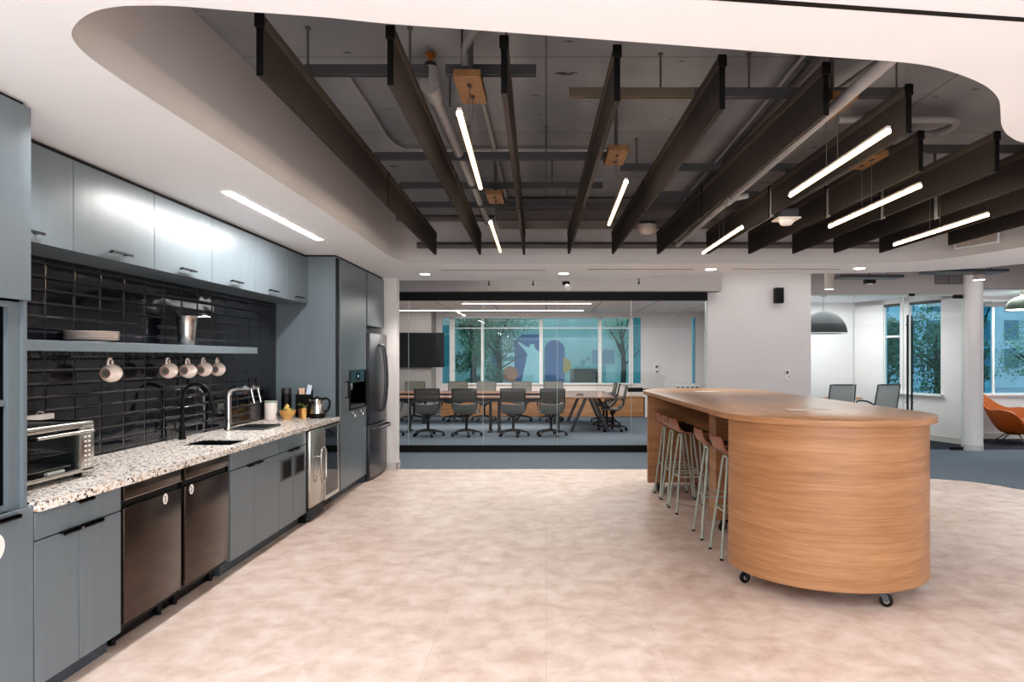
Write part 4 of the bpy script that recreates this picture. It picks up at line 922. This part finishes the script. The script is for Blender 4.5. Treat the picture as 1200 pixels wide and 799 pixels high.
MB().box(-.52, 2.1, 6.97, 7.0, 3.06, 3.12).box(-.52, 2.1, 6.985, 7.0, 2.95, 2.97).obj('flange', M['pipedark'], t, False)
t = thing('air_duct', 'dark insulated duct above the large pipe near the ceiling edge', 'duct', (1.53, 3.3, 3.05))
MB().box(1.42, 1.66, 2.75, 3.40, 3.03, 3.2, None, .015, 1).obj('duct_run', M['chairframe'], t, False)
t = thing('ceiling_speaker', 'round grey dome speaker on the duct at the back', 'speaker', (1.05, 7.1, 2.84))
MB().lathe([(0, 0), (.05, .008), (.085, .03), (.1, .06), (.1, .10), (0, .10)], (1.05, 7.1, 2.83), None, 28).obj('dome', M['beigecyl'], t)
MB().cyl((1.05, 7.1, 2.92), (1.05, 7.1, 2.96), .03).obj('mount', M['pipedark'], t)
t = thing('smoke_detector', 'white smoke detector on a grey box between the seventh and eighth rows', 'detector', (2.04, 5.8, 2.67))
MB().box(1.96, 2.12, 5.72, 5.88, 2.73, 2.80, None, .004, 1).obj('box', M['strut'], t, False)
MB().box(1.945, 2.135, 5.71, 5.89, 2.718, 2.73).lathe([(0, 0), (.04, 0), (.05, .008), (.062, .03), (.062, .045)], (2.04, 5.8, 2.675), None, 24).obj('sensor', M['labelwhite'], t)
MB().cyl((2.04, 5.8, 2.80), (2.04, 5.8, ZS), .008).obj('stem', M['pipedark'], t)

# soffit fittings
t = thing('recessed_linear_light', 'long bright linear light recessed in the soffit above the kitchen', 'light', (-2.12, 5.45, ZC-.004))
MB().box(-2.15, -2.088, 4.53, 6.38, ZC-.003, ZC+.001).obj('diffuser', M['led_white'], t, False)
dl = [(-1.594, 8.98, 'round recessed downlight in the soffit above the refrigerator end'), (.229, 8.934, 'round recessed downlight in the soffit before the middle of the meeting room glass'), (2.051, 8.502, 'round recessed downlight in the soffit above the island end'), (3.863, 8.421, 'round recessed downlight in the soffit near the small room')]
p0 = None
for x, y, lab in dl:
    if p0 is None:
        p0 = thing('downlight', lab, 'downlight', (0, 0, 0), 'round downlights in the soffit')
        MB().lathe([(.062, 0), (.075, -.002), (.078, .0), (.075, .002)], (0, 0, 0), None, 32).obj('trim_ring', M['labelwhite'], p0)
        MB().cyl((0, 0, -.003), (0, 0, -.001), .064, None, None, 32).obj('lens', M['down'], p0)
        o = p0
    else: o = copy_tree(p0)
    o.location = (x, y, ZC-.001); o['label'] = lab
for (x0, x1, y), lab in zip([(-1.32, 0, 8.585), (.51, 1.826, 8.494), (2.3, 3.638, 8.462)], ['thin dark slot diffuser in the soffit on the kitchen side', 'thin dark slot diffuser in the middle of the back soffit', 'thin dark slot diffuser in the back soffit by the small room']):
    t = thing('slot_diffuser', lab, 'diffuser', ((x0+x1)/2, y, ZC), 'slot diffusers in the soffit')
    MB().box(x0, x1, y-.014, y+.014, ZC-.004, ZC+.001).obj('slot', M['black'], t, False)
    MB().box(x0-.01, x1+.01, y-.02, y-.014, ZC-.0015, ZC+.001).box(x0-.01, x1+.01, y+.014, y+.02, ZC-.0015, ZC+.001).obj('flange', M['white'], t, False)
t = thing('slot_diffuser', 'black linear slot in the soffit closest to the camera', 'diffuser', (1.2, 2.17, ZC))
xf = Matrix.Translation((.40, 2.07, 0)) @ Matrix.Rotation(math.atan2(.15, 1.159), 4, 'Z')
MB().box(0, 2.6, -.010, .012, ZC-.003, ZC+.001, None, 0, 2, xf).obj('slot', M['black'], t, False)

# beyond the soffit edge
t = thing('spotlight', 'small white and black spotlight hanging before the meeting room glass', 'light', (.30, 10.5, 2.6))
MB().box(.25, .36, 10.45, 10.55, 2.67, 2.72, None, .004, 1).obj('driver_box', M['black'], t)
MB().cyl((.30, 10.5, 2.68), (.34, 10.44, 2.61), .035, .045, None, 16).obj('head', M['labelwhite'], t)
MB().cyl((.30, 10.5, 2.72), (.30, 10.5, ZS), .008).obj('stem', M['black'], t)
for i, (x, y) in enumerate([(-.88, 10.5), (-.20, 10.5), (1.4, 10.3)]):
    t = thing('fire_sprinkler', ['small sprinkler head before the meeting room glass, kitchen side', 'small sprinkler head before the meeting room glass, left of the spotlight', 'small sprinkler head before the meeting room glass, near the white wall'][i], 'sprinkler', (x, y, 2.68), 'sprinkler heads before the glass')
    MB().cyl((x, y, 2.69), (x, y, ZS), .01, None, None, 8).obj('drop', M['pipedark'], t)
    MB().lathe([(0, 0), (.02, .004), (.022, .01), (.012, .02), (.01, .04), (0, .04)], (x, y, 2.66), None, 14).obj('head', M['black'], t)
def cyl_light(x, y, z, r, h, lab):
    t = thing('cylinder_downlight', lab, 'light', (x, y, z), 'cylinder downlights beyond the soffit')
    MB().lathe([(r*.9, .004), (r, 0), (r, h), (0, h)], (x, y, z), None, 28).obj('body', M['beigecyl'], t)
    MB().cyl((x, y, z+.003), (x, y, z+.006), r*.9, None, None, 28).obj('lens', M['down'], t)
    MB().cyl((x, y, z+h), (x, y, ZS), .008).obj('stem', M['beigecyl'], t)
cyl_light(4.23, 10.2, 2.57, .066, .28, 'beige cylinder downlight beside the small room glass')
cyl_light(6.53, 10.3, 2.72, .085, .2, 'beige cylinder downlight before the column')
for lab, x0, x1, y0_, y1_, z0_, z1_ in (('dark angled ceiling cloud beside the cylinder downlight', 4.35, 5.3, 10.1, 10.4, 2.74, 2.78), ('dark hanging ceiling cloud above the vent', 5.62, 6.72, 9.9, 10.3, 2.80, 2.84)):
    t = thing('ceiling_cloud', lab, 'baffle', ((x0+x1)/2, y0_, z0_), 'dark ceiling clouds past the soffit')
    MB().box(x0, x1, y0_, y1_, z0_, z1_).obj('felt_panel', M['strut'], t, False)
    MB().cyl((x0+.2, y0_+.1, z1_), (x0+.2, y0_+.1, ZS), .006).cyl((x1-.2, y0_+.1, z1_), (x1-.2, y0_+.1, ZS), .006).obj('hanger_rod', M['pipedark'], t)
t = thing('exit_camera', 'small black box camera under the ceiling near the small room', 'camera', (4.87, 10.6, 2.7))
MB().box(4.95, 5.10, 10.55, 10.66, 2.70, 2.765, None, .004, 1).obj('body', M['black'], t)
MB().cyl((5.025, 10.6, 2.685), (5.025, 10.6, 2.70), .04, None, None, 16).obj('lens', M['innerwhite'], t)
MB().cyl((5.025, 10.6, 2.765), (5.025, 10.6, ZS), .01).obj('stem', M['pipedark'], t)
t = thing('air_vent', 'grey wall vent above the small room glass', 'vent', (6.71, 11.39, 2.85))
q = MB()
for k in range(8): q.box(6.51, 6.93, 11.385, 11.398, 2.795+k*.018, 2.803+k*.018)
q.obj('slats', M['pipedark'], t, False)
MB().box(6.49, 6.95, 11.382, 11.4, 2.775, 2.79).box(6.49, 6.95, 11.382, 11.4, 2.94, 2.955).box(6.49, 6.505, 11.382, 11.4, 2.79, 2.94).box(6.935, 6.95, 11.382, 11.4, 2.79, 2.94).box(6.715, 6.725, 11.384, 11.4, 2.79, 2.94).obj('frame', M['duct'], t, False)
t = thing('wall_speaker', 'black box speaker high on the white wall', 'speaker', (3.80, 11.18, 2.57))
MB().box(3.735, 3.87, 11.10, 11.225, 2.44, 2.69, None, .008, 2).obj('cabinet', M['black'], t)
MB().box(3.78, 3.82, 11.225, 11.239, 2.52, 2.6).obj('bracket', M['black'], t, False)
t = thing('thermostat', 'white thermostat on the white wall behind the island', 'thermostat', (3.97, 11.23, 1.28))
MB().box(3.925, 4.02, 11.222, 11.239, 1.185, 1.362, None, .004, 2).obj('plate', M['labelwhite'], t)
MB().box(3.945, 3.985, 11.218, 11.222, 1.28, 1.33).box(3.985, 4.0, 11.218, 11.222, 1.22, 1.25).obj('display', M['inkgrey'], t, False)
t = thing('wall_vent', 'framed access panel on the fascia at the right of the ceiling opening', 'panel', (4.55, 7.3, 2.9))
xf = Matrix.Translation((4.59, 7.08, 0)) @ Matrix.Rotation(math.atan2(.36, -.14), 4, 'Z')
MB().box(-.1, .36, .0, .012, 2.74, 2.96, None, .003, 1, xf).obj('panel_sheet', M['beigecyl'], t)
MB().box(-.115, -.1, .0, .02, 2.725, 2.975, None, 0, 2, xf).box(.36, .375, .0, .02, 2.725, 2.975, None, 0, 2, xf).box(-.1, .36, 0, .02, 2.725, 2.74, None, 0, 2, xf).box(-.1, .36, 0, .02, 2.96, 2.975, None, 0, 2, xf).obj('frame', M['white'], t)

# ================================================================= MEETING ROOM CONTENTS
t = thing('television', 'large black wall television in the meeting room', 'television', (-3.3, 17.42, 1.3))
MB().box(-4.02, -2.60, 17.40, 17.45, 1.305, 2.185, None, .006, 1).obj('bezel', M['black'], t)
MB().box(-4.0, -2.62, 17.395, 17.40, 1.325, 2.165).obj('screen', M['screen'], t, False)
MB().box(-3.6, -3.1, 17.45, 17.5, 1.6, 1.9).obj('mount', M['black'], t, False)
t = thing('credenza', 'long low oak credenza under the meeting room windows', 'credenza', (0, 18, 0))
MB().box(-2.75, 2.55, 17.80, 18.28, .006, .50).obj('carcass', M['credwood'], t, False)
MB().box(-2.77, 2.57, 17.77, 18.28, .50, .525).obj('top', M['credwood'], t, False)
for k in range(8): MB().box(-2.745+k*.6615, -2.745+(k+1)*.6615-.006, 17.78, 17.80, .02, .49).obj('door', M['credwood'], t, False)
MB().box(2.575, 2.63, 17.77, 18.28, .006, .54).obj('end_panel', M['winframe'], t, False)
t = thing('console_table', 'narrow pale console against the far meeting room wall', 'table', (3.65, 17.9, 0))
MB().box(3.4, 4.0, 17.7, 18.2, .80, .84).obj('top', M['winframe'], t, False)
for x in (3.43, 3.55, 3.68, 3.8, 3.92): MB().box(x-.02, x+.02, 17.73, 17.77, .006, .80).obj('leg', M['chairframe'], t, False)
def conf_table(x0, x1, y0, y1, label, legs):
    t = thing('conference_table', label, 'table', ((x0+x1)/2, (y0+y1)/2, 0), 'meeting room tables')
    MB().box(x0, x1, y0, y1, .715, .745, None, .004, 1).obj('tabletop', M['tabletop'], t)
    MB().box(x0+.1, x1-.1, y0+.08, y0+.12, .64, .715).box(x0+.1, x1-.1, y1-.12, y1-.08, .64, .715).obj('apron', M['chairframe'], t, False)
    for x, y in legs:
        MB().box(x-.03, x+.03, y-.03, y+.03, .03, .715).box(x-.04, x+.04, y-.2, y+.2, .006, .035).obj('leg', M['chairframe'], t, False)
conf_table(-4.4, .38, 13.95, 14.55, 'long meeting table on the side nearer the glass', [(-2.85, 14.25), (-1.16, 14.25), (-.98, 14.25), (.25, 14.25), (-4.2, 14.25)])
conf_table(-4.4, .38, 15.7, 16.6, 'long meeting table on the window side', [(-2.85, 16.1), (-1.1, 16.1), (.2, 16.1), (-4.2, 16.1)])
t = thing('conference_table', 'wide end table closing the meeting table ring, with angled legs', 'table', (.88, 15.3, 0), 'meeting room tables')
MB().box(.39, 1.40, 13.95, 16.6, .715, .745, None, .004, 1).obj('tabletop', M['tabletop'], t)
for y in (14.15, 16.4):
    for s in (-1, 1):
        MB().tube([(.9+s*.08, y, .71), (.9+s*.38, y, .02)], .035, None, 8).obj('leg', M['strut'], t)
t = thing('conference_phone', 'dark puck speakerphone on the end table', 'phone', (.8, 15.0, .745))
MB().lathe([(0, 0.0005), (.08, .0005), (.085, .01), (.06, .04), (0, .045)], (.72, 14.6, .745), None, 20).obj('puck', M['chairframe'], t)

def chair_proto():
    t = thing('task_chair', '', 'chair')
    def back(u, v):
        s = (u-.5)*2
        return (.235*s, -.235-.02*(1-s*s)-.05*(v-.3), .70+.245*v)
    MB().grid(back, 12, 6, None, .012).obj('backrest', M['meshback'], t)
    P = [back(0, 0), back(0, .5), back(0, 1)]+[back(k/8, 1) for k in range(1, 8)]+[back(1, 1), back(1, .5), back(1, 0)]+[back(k/8, 0) for k in range(7, 0, -1)]
    MB().tube(P, .013, None, 8, True).obj('back_frame', M['chairframe'], t)
    def seat(u, v):
        s = (u-.5)*2; y = .26-.48*v
        z = .47+.03*s*s-.02*math.sin(PI*v)+(.17*((v-.75)/.25)**2 if v > .75 else 0)-(.03*((.15-v)/.15)**2 if v < .15 else 0)
        return (.225*s, y, z)
    MB().grid(seat, 12, 14, None, .02).obj('seat', M['seatgrey'], t)
    for s in (-1, 1):
        P = smooth_path([(s*.235, -.235, .72), (s*.262, -.16, .685), (s*.268, .02, .672), (s*.262, .15, .655), (s*.25, .17, .58), (s*.23, .10, .49)], 4)
        MB().tube(P, .014, None, 8).obj('armrest', M['chairframe'], t)
        MB().tube(smooth_path([(s*.235, -.20, .70), (s*.23, -.18, .56), (s*.15, -.08, .46), (s*.05, .0, .40), (0, .02, .385)], 4), .014, None, 8).obj('yoke_arm', M['chairframe'], t)
    MB().cyl((0, .02, .36), (0, .02, .43), .06, .05, None, 14).cyl((0, .02, .10), (0, .02, .37), .026, None, None, 12).obj('gas_lift', M['black'], t)
    for k in range(5):
        a = 2*PI*k/5-PI/2+.3
        x, y = .30*math.cos(a), .02+.30*math.sin(a)
        o = MB().tube([(0, .02, .125), (x*.5, .02+(y-.02)*.5, .11), (x, y, .075)], [.026, .02, .014], None, 8).obj('base_leg', M['chairframe'], t)
        MB().cyl((x-.022*math.sin(a), y+.022*math.cos(a), .034), (x+.022*math.sin(a), y-.022*math.cos(a), .034), .028, None, None, 14).cyl((x, y, .03), (x, y, .08), .008, None, None, 8).obj('caster', M['black'], o)
    return t
ch = chair_proto()
def X(px, Y): return (px-640)*Y/800
spots = []
for px, w in zip((452, 499.8, 545.2, 601, 646), ('half hidden behind the wall', 'second from the kitchen end', 'third from the kitchen end', 'fourth from the kitchen end', 'last of its row')):
    spots.append((X(px, 13.25), 13.42, random.uniform(-6, 6), 'grey mesh office chair on the glass side of the table, '+w))
for px, w in zip((487, 535, 568.5, 611, 647), ('nearest the television', 'second from the television', 'third from the television', 'fourth from the television', 'last of its row')):
    spots.append((X(px, 16.9), 16.72, 180+random.uniform(-8, 8), 'grey mesh office chair on the window side of the table, '+w))
for y, px, w in zip((14.35, 15.4, 16.25), (719, 712, 708.5), ('nearest the glass', 'in the middle', 'furthest from the glass')):
    spots.append((X(px, y)+.0, y, 90+random.uniform(-6, 6), 'grey mesh office chair at the table end, '+w))
for i, (x, y, a, lab) in enumerate(spots):
    o = ch if i == 0 else copy_tree(ch)
    o.location = (x, y, .006); o.rotation_euler = (0, 0, rad(a)); o['label'] = lab; o['group'] = 'office chairs around the meeting table'
# meeting-room lights
for lab, x0, x1, y in (('long linear light on the meeting room ceiling by the windows', -5.5, .95, 17.2), ('shorter linear light on the meeting room ceiling nearer the glass', -1.85, 1.0, 15.0)):
    t = thing('linear_light', lab, 'light', ((x0+x1)/2, y, 2.74))
    MB().box(x0, x1, y-.03, y+.03, 2.735, 2.76).obj('housing', M['labelwhite'], t, False)
    MB().box(x0+.01, x1-.01, y-.028, y+.028, 2.728, 2.735).obj('diffuser', M['led_conf'], t, False)
t = thing('wall_sensor', 'small dark sensor plate on the meeting room far wall', 'sensor', (2.97, 18.28, 1.25))
MB().box(2.90, 3.02, 18.27, 18.299, 1.12, 1.38, None, .004, 1).obj('plate', M['labelwhite'], t)
MB().box(2.93, 2.99, 18.262, 18.27, 1.27, 1.34).box(2.935, 2.985, 18.262, 18.27, 1.15, 1.20).obj('sensor_eye', M['chairframe'], t, False)

# ================================================================= SMALL ROOM AND LOUNGE CONTENTS
t = thing('dome_pendant', 'large dark ribbed dome pendant in the small room', 'pendant light', (5.2, 12.8, 2.0))
prof = [(.415*math.cos(a), .42*math.sin(a)) for a in [k*PI/2/14 for k in range(15)]]
MB().lathe(prof+[(.0, .415)]+[(.405*math.cos(a), .41*math.sin(a)-.002) for a in [k*PI/2/14 for k in range(13, -1, -1)]], (5.2, 12.8, 2.0), None, 48).obj('lamp_shade', M['pendantdome'], t)
MB().lathe([(.395, .012), (.405, .0), (.416, .0), (.416, .014)], (5.2, 12.8, 1.998), None, 48).obj('rim', M['innerwhite'], t)
MB().cyl((5.2, 12.8, 2.42), (5.2, 12.8, 2.72), .006, None, None, 8).cyl((5.2, 12.8, 2.7), (5.2, 12.8, 2.72), .06, None, None, 20).obj('cord', M['pipedark'], t)
MB().lathe([(0, -.06), (.04, -.045), (.06, 0), (.04, .045), (0, .06)], (5.2, 12.8, 2.2), None, 20).obj('bulb', M['down'], t)
def guest_proto():
    t = thing('guest_chair', '', 'chair')
    def back(u, v):
        s = (u-.5)*2
        return (.25*s*(1-.04*v), -.24-.03*(1-s*s)-.10*v, .58+.46*v)
    MB().grid(back, 12, 8, None, .012).obj('backrest', M['lightgreymesh'], t)
    P = [back(0, 0), back(0, .5), back(0, 1)]+[back(k/8, 1) for k in range(1, 8)]+[back(1, 1), back(1, .5), back(1, 0)]+[back(k/8, 0) for k in range(7, 0, -1)]
    MB().tube(P, .014, None, 8, True).obj('back_frame', M['strut'], t)
    def seat(u, v):
        s = (u-.5)*2
        return (.24*s, .25-.5*v, .46+.02*s*s+(.14*((v-.75)/.25)**2 if v > .75 else 0))
    MB().grid(seat, 10, 12, None, .035).obj('seat', M['seatgrey'], t)
    for s in (-1, 1):
        MB().tube(smooth_path([(s*.25, -.25, .66), (s*.29, -.1, .72), (s*.29, .16, .71), (s*.27, .2, .6), (s*.24, .18, .47)], 4), .015, None, 8).obj('armrest', M['black'], t)
        for e in (-1, 1): MB().tube([(s*.2, e*.18, .45), (s*.25, e*.25, .006)], .014, None, 8).obj('leg', M['chairframe'], t)
    return t
gc = guest_proto()
for i, (x, y, a, lab) in enumerate([(5.49, 13.0, 3, 'dark mesh chair in the small room with its back to the glass'), (6.31, 13.05, 14, 'light grey mesh chair in the small room beside the table, nearest the glass door'), (5.40, 14.05, -80, 'grey mesh chair in the small room, half hidden at the white wall')]):
    o = gc if i == 0 else copy_tree(gc)
    o.location = (x, y, .006); o.rotation_euler = (0, 0, rad(a)); o['label'] = lab; o['group'] = 'mesh chairs in the small room'
t = thing('round_table', 'small round wooden table between the small room chairs', 'table', (6.0, 13.78, 0))
MB().lathe([(0, .725), (.34, .725), (.36, .735), (.36, .745), (.34, .755), (0, .755)], (6.0, 13.78, 0), None, 40).obj('tabletop', M['credwood'], t)
MB().cyl((6.0, 13.78, .03), (6.0, 13.78, .725), .035, None, None, 16).obj('pedestal', M['chairframe'], t)
MB().lathe([(0, .006), (.25, .006), (.25, .02), (.04, .04), (0, .04)], (6.0, 13.78, 0), None, 28).obj('base', M['chairframe'], t)
# orange lounge chair
t = thing('lounge_chair', 'burnt orange leather lounge chair by the column', 'armchair')
def shell(u, v):
    # u runs around the back from one arm tip to the other, v from the seat pan to the rim
    a = -PI*.72+u*PI*1.44
    rim = .56+.32*math.exp(-(a/.62)**2)+.05*math.exp(-((abs(a)-1.45)/.4)**2)-.20*max(0, (abs(a)-1.8)/.46)**2
    rr = .13+.27*v**.55
    x = -rr*math.cos(a)*(1.0+.10*v); y = rr*math.sin(a)*(1.02+.14*v)
    z = .17+(rim-.17)*v**1.25
    return (x-.16*v*math.exp(-(a/.6)**2), y, z)
MB().grid(shell, 48, 14, None, .035).lathe([(0, 0), (.12, .0), (.15, .02), (.12, .04), (0, .04)], (0, 0, .155), None, 28).obj('shell', M['orange'], t)
MB().lathe([(0, -.20), (.14, -.19), (.25, -.08), (.30, .0), (.29, .045), (.22, .065), (0, .07)], (.04, 0, .375), None, 40).obj('seat_cushion', M['orange'], t)
for x, y in ((.30, .26), (.30, -.26), (-.28, .24), (-.28, -.24)):
    MB().tube([(x*.25, y*.25, .19), (x, y, .008)], .011, None, 8).obj('leg', M['chrome'], t)
t.location = (8.50, 12.40, .006); t.rotation_euler = (0, 0, rad(-55)); t.scale = (1.0, 1.0, 1.0)
t = thing('dome_pendant', 'olive grey dome pendant hanging in the lounge', 'pendant light', (8.36, 12.0, 2.39))
MB().lathe([(.25*math.cos(a), .24*math.sin(a)) for a in [k*PI/2/12 for k in range(13)]], (8.36, 12.0, 2.39), None, 40).obj('lamp_shade', M['pendantgreen'], t)
MB().cyl((8.36, 12, 2.395), (8.36, 12, 2.40), .235, None, None, 36).obj('diffuser', M['down'], t)
MB().cyl((8.36, 12, 2.62), (8.36, 12, 2.72), .03, .025, None, 14).obj('stem', M['beigecyl'], t)

# ================================================================= OUTSIDE
struct(MB().box(-30, 45, 18.6, 70, -.4, -.3).box(13.2, 45, 8, 18.6, -.4, -.3).box(8.5, 13.2, 13.3, 18.6, -.4, -.3).obj('ground', M['ground'], None, False))
t = thing('mural_building', 'pale building with a painted mural across from the meeting room windows', 'building', (0, 26, 0))
MB().box(-14, 10, 26, 27, -.3, 9).obj('facade', M['facade'], t, False)
def mpanel(name, pts, mat, Y=25.98): MB().face([(x, Y, z) for x, z in pts]).obj(name, mat, t, False)
def mpx(px, py, Y=26): return ((px-640)*Y/800, 1.55-(py-419)*Y/800)
def poly(px): return [mpx(*p) for p in px]
def disc(px, py, rp, a0=0, a1=2*PI, n=28):
    return [mpx(px+rp*math.cos(a0+(a1-a0)*k/n), py+rp*math.sin(a0+(a1-a0)*k/n)) for k in range(n+1)]
mpanel('painted_field', poly([(602, 448), (602, 400), (612, 392), (634, 392), (634, 448)]), M['mural_blue'])
mpanel('painted_figure', poly([(611, 448), (615, 430), (618, 415), (613, 408), (607, 402), (608, 400), (615, 405), (620, 407), (622, 403), (626, 403), (627, 408), (632, 412), (632, 448)]), M['mural_white'], 25.96)
mpanel('painted_stripes', poly([(590, 440), (590, 408), (603, 408), (603, 440)]), M['mural_white'], 25.97)
mpanel('painted_stripe', poly([(590, 423), (590, 418), (603, 418), (603, 423)]), M['mural_teal'], 25.96)
mpanel('painted_stripe', poly([(590, 413), (590, 409), (603, 409), (603, 413)]), M['mural_teal'], 25.96)
mpanel('painted_disc', disc(598, 438, 9), M['mural_orange'], 25.95)
mpanel('painted_column', poly([(577, 446), (577, 400), (588, 400), (588, 446)]), M['facadewin'], 25.96)
mpanel('painted_arch', [*disc(650, 410, 11.5, PI, 2*PI), mpx(661.5, 448), mpx(638.5, 448)], M['mural_blue'], 25.97)
mpanel('painted_arc', [*disc(660, 428, 9, -PI/2, PI/2)], M['mural_ochre'], 25.96)
mpanel('painted_band', poly([(668, 448), (668, 432), (704, 432), (704, 448)]), M['mural_brown'], 25.96)
mpanel('window_panel', poly([(694, 426), (694, 410), (720, 410), (720, 426)]), M['facadewin'], 25.96)
mpanel('painted_leaf', disc(683, 424, 3), M['facadewin'], 25.95); mpanel('painted_leaf', disc(689, 420, 2.4), M['facadewin'], 25.95)
t2 = thing('office_building', 'grey stone office building beyond the lounge windows', 'building', (24, 40, 0))
MB().box(14, 44, 42, 44, -.3, 14).obj('facade', M['facade2'], t2, False)
for i in range(17):
    for j in range(4): MB().box(17+i*1.6, 17.85+i*1.6, 41.95, 42, .9+j*1.75, 2.1+j*1.75).obj('pane', M['facadewin'], t2, False)
def tree(x, y, h, r, lab, mat, seed, n=2600, leaf=.11, low=.5):
    rnd = random.Random(seed)
    t = thing('street_tree', lab, 'tree', (x, y, -.3), 'trees outside the windows')
    tr = MB().tube([(x, y, -.3), (x+.05, y, h*.3), (x-.04, y+.03, h*.7)], [.12, .09, .04], None, 8)
    for k in range(6):
        a = k*1.05; tr.tube([(x, y, h*(.3+.05*k)), (x+r*.6*math.cos(a), y+r*.6*math.sin(a), h*(.45+.08*k))], [.04, .012], None, 6)
    tr.obj('trunk', M['bark'], t)
    bm = bmesh.new()
    blobs = [(x+r*.6*rnd.gauss(0, .6), y+r*.6*rnd.gauss(0, .6), h*rnd.uniform(low, .95), r*rnd.uniform(.35, .6)) for _ in range(14)]
    for _ in range(n):
        bx, by, bz, br = rnd.choice(blobs)
        d = Vector((rnd.gauss(0, 1), rnd.gauss(0, 1), rnd.gauss(0, 1))).normalized()*br*rnd.uniform(.5, 1)
        c = Vector((bx, by, bz))+d; u = Vector((rnd.gauss(0, 1), rnd.gauss(0, 1), rnd.gauss(0, 1))).normalized(); w = u.orthogonal().normalized()
        u *= leaf*rnd.uniform(.6, 1.3); w *= leaf*rnd.uniform(.4, .8)
        bm.faces.new([bm.verts.new(c-u), bm.verts.new(c+w), bm.verts.new(c+u), bm.verts.new(c-w)])
    b = MB(); b.bm.free(); b.bm = bm; b.obj('crown', mat, t, False)
tree(-2.45, 22.6, 4.4, .95, 'leafy tree outside the first wide meeting room window', M['leaf'], 1, n=6000, leaf=.045, low=.12)
tree(-4.9, 23.4, 4.6, 1.0, 'leafy tree outside beside the television corner', M['leaf'], 2, low=.2)
tree(-1.74, 24.6, 3.7, 1.6, 'dark-trunked tree whose crown hangs over the middle meeting room windows', M['leaf'], 3, n=5200, leaf=.035, low=.5)
tree(2.75, 24.6, 4.1, 1.1, 'pale tree outside the last meeting room window', M['leaf2'], 4, n=3600, leaf=.035, low=.35)
tree(12.0, 21.0, 2.9, 1.3, 'bushy tree outside the wide small room window', M['leaf'], 5, n=4200, leaf=.06, low=.12)
tree(9.9, 20.0, 2.9, .8, 'bushy tree outside the narrow small room window', M['leaf'], 6, leaf=.06, low=.2)
tree(16.55, 26.0, 4.6, .8, 'narrow tree outside the lounge window by the column', M['leaf'], 7, leaf=.06, low=.15)
tree(22.6, 32.0, 3.1, 1.5, 'pale tree further along the street past the lounge', M['leaf2'], 8, n=1800, leaf=.07, low=.3)

# ================================================================= LIGHT
def area(name, loc, size, power, col=(1, .96, .92), rot=(0, 0, 0), spread=None):
    l = bpy.data.lights.new(name, 'AREA'); l.shape = 'RECTANGLE'; l.size, l.size_y = size; l.energy = power; l.color = col
    if spread: l.spread = spread
    o = bpy.data.objects.new(name, l); COL.objects.link(o); o.location = loc; o.rotation_euler = rot; return o
def spot(name, loc, power, col=(1, .95, .88), ang=110, blend=.6, r=.05):
    l = bpy.data.lights.new(name, 'SPOT'); l.energy = power; l.color = col; l.spot_size = rad(ang); l.spot_blend = blend; l.shadow_soft_size = r
    o = bpy.data.objects.new(name, l); COL.objects.link(o); o.location = loc; return o
COOL = (.93, .97, 1)
area('office_ceiling_fill', (.6, -1.2, 2.6), (5, 2.2), 170, COOL)  # added fill behind the camera for unseen office lights
area('rear_fill', (1.0, -2.9, 1.5), (9, 2.4), 190, COOL, (rad(90), 0, 0))  # added fill from behind, acting as unseen windows
area('meeting_room_light', (-.6, 14.6, 2.70), (6, 4.5), 260, (1, .97, .93))
area('small_room_light', (5.4, 13.0, 2.68), (1.6, 2.0), 60, (.94, 1, 1))
area('lounge_light', (9.6, 12.3, 2.66), (3, 1.0), 65, (1, .99, .97))
area('corridor_light', (3.5, 10.4, 3.1), (9, .8), 40, (1, .97, .94))
area('right_fill', (8.5, 4.5, 2.6), (4, 5), 190, COOL)  # added fill out of view on the right, no cove there
area('kitchen_linear_and_fill', (-2.12, 5.45, 2.635), (.06, 1.85), 26, (1, .98, .96))
area('kitchen_linear_and_fill', (-1.95, 1.6, 2.635), (.06, 1.85), 26, (1, .98, .96))  # added fill strip, no fixture drawn here
for x, y in ((-2.2, 1.0), (-2.15, 3.2), (-.4, .9), (1.2, .9), (2.9, 1.8), (5.9, 3.2), (5.9, 6.0), (-.4, 1.6), (1.1, 1.8)):
    spot('soffit_fill_spot', (x, y, ZC-.03), 41, (.98, .98, 1), 150, .9, .06)  # added fill spots without drawn fixtures, brightening the floor
for x, y, _ in dl: spot('downlight_beam', (x, y, ZC-.02), 95)
for y in (3.4,): pass
W = bpy.data.worlds.new('world'); S.world = W; W.use_nodes = True
bg = W.node_tree.nodes['Background']; bg.inputs['Color'].default_value = (.80, .90, 1, 1); bg.inputs['Strength'].default_value = 1.35

# ================================================================= CAMERA
cam = bpy.data.cameras.new('camera'); co = bpy.data.objects.new('camera', cam); COL.objects.link(co)
co.location = (0, 0, 1.55); co.rotation_euler = (rad(90), 0, 0)
cam.sensor_width = 36; cam.lens = 24; cam.shift_x = -40/1200; cam.shift_y = 19.5/1200; cam.clip_start = .05; cam.clip_end = 200
S.camera = co
S.view_settings.view_transform = 'Standard'
S.view_settings.look = 'Medium High Contrast'
S.view_settings.exposure = -.16
S.cycles.use_denoising = True
S.cycles.max_bounces = 10; S.cycles.diffuse_bounces = 5; S.cycles.transparent_max_bounces = 16
S.cycles.sample_clamp_indirect = 6
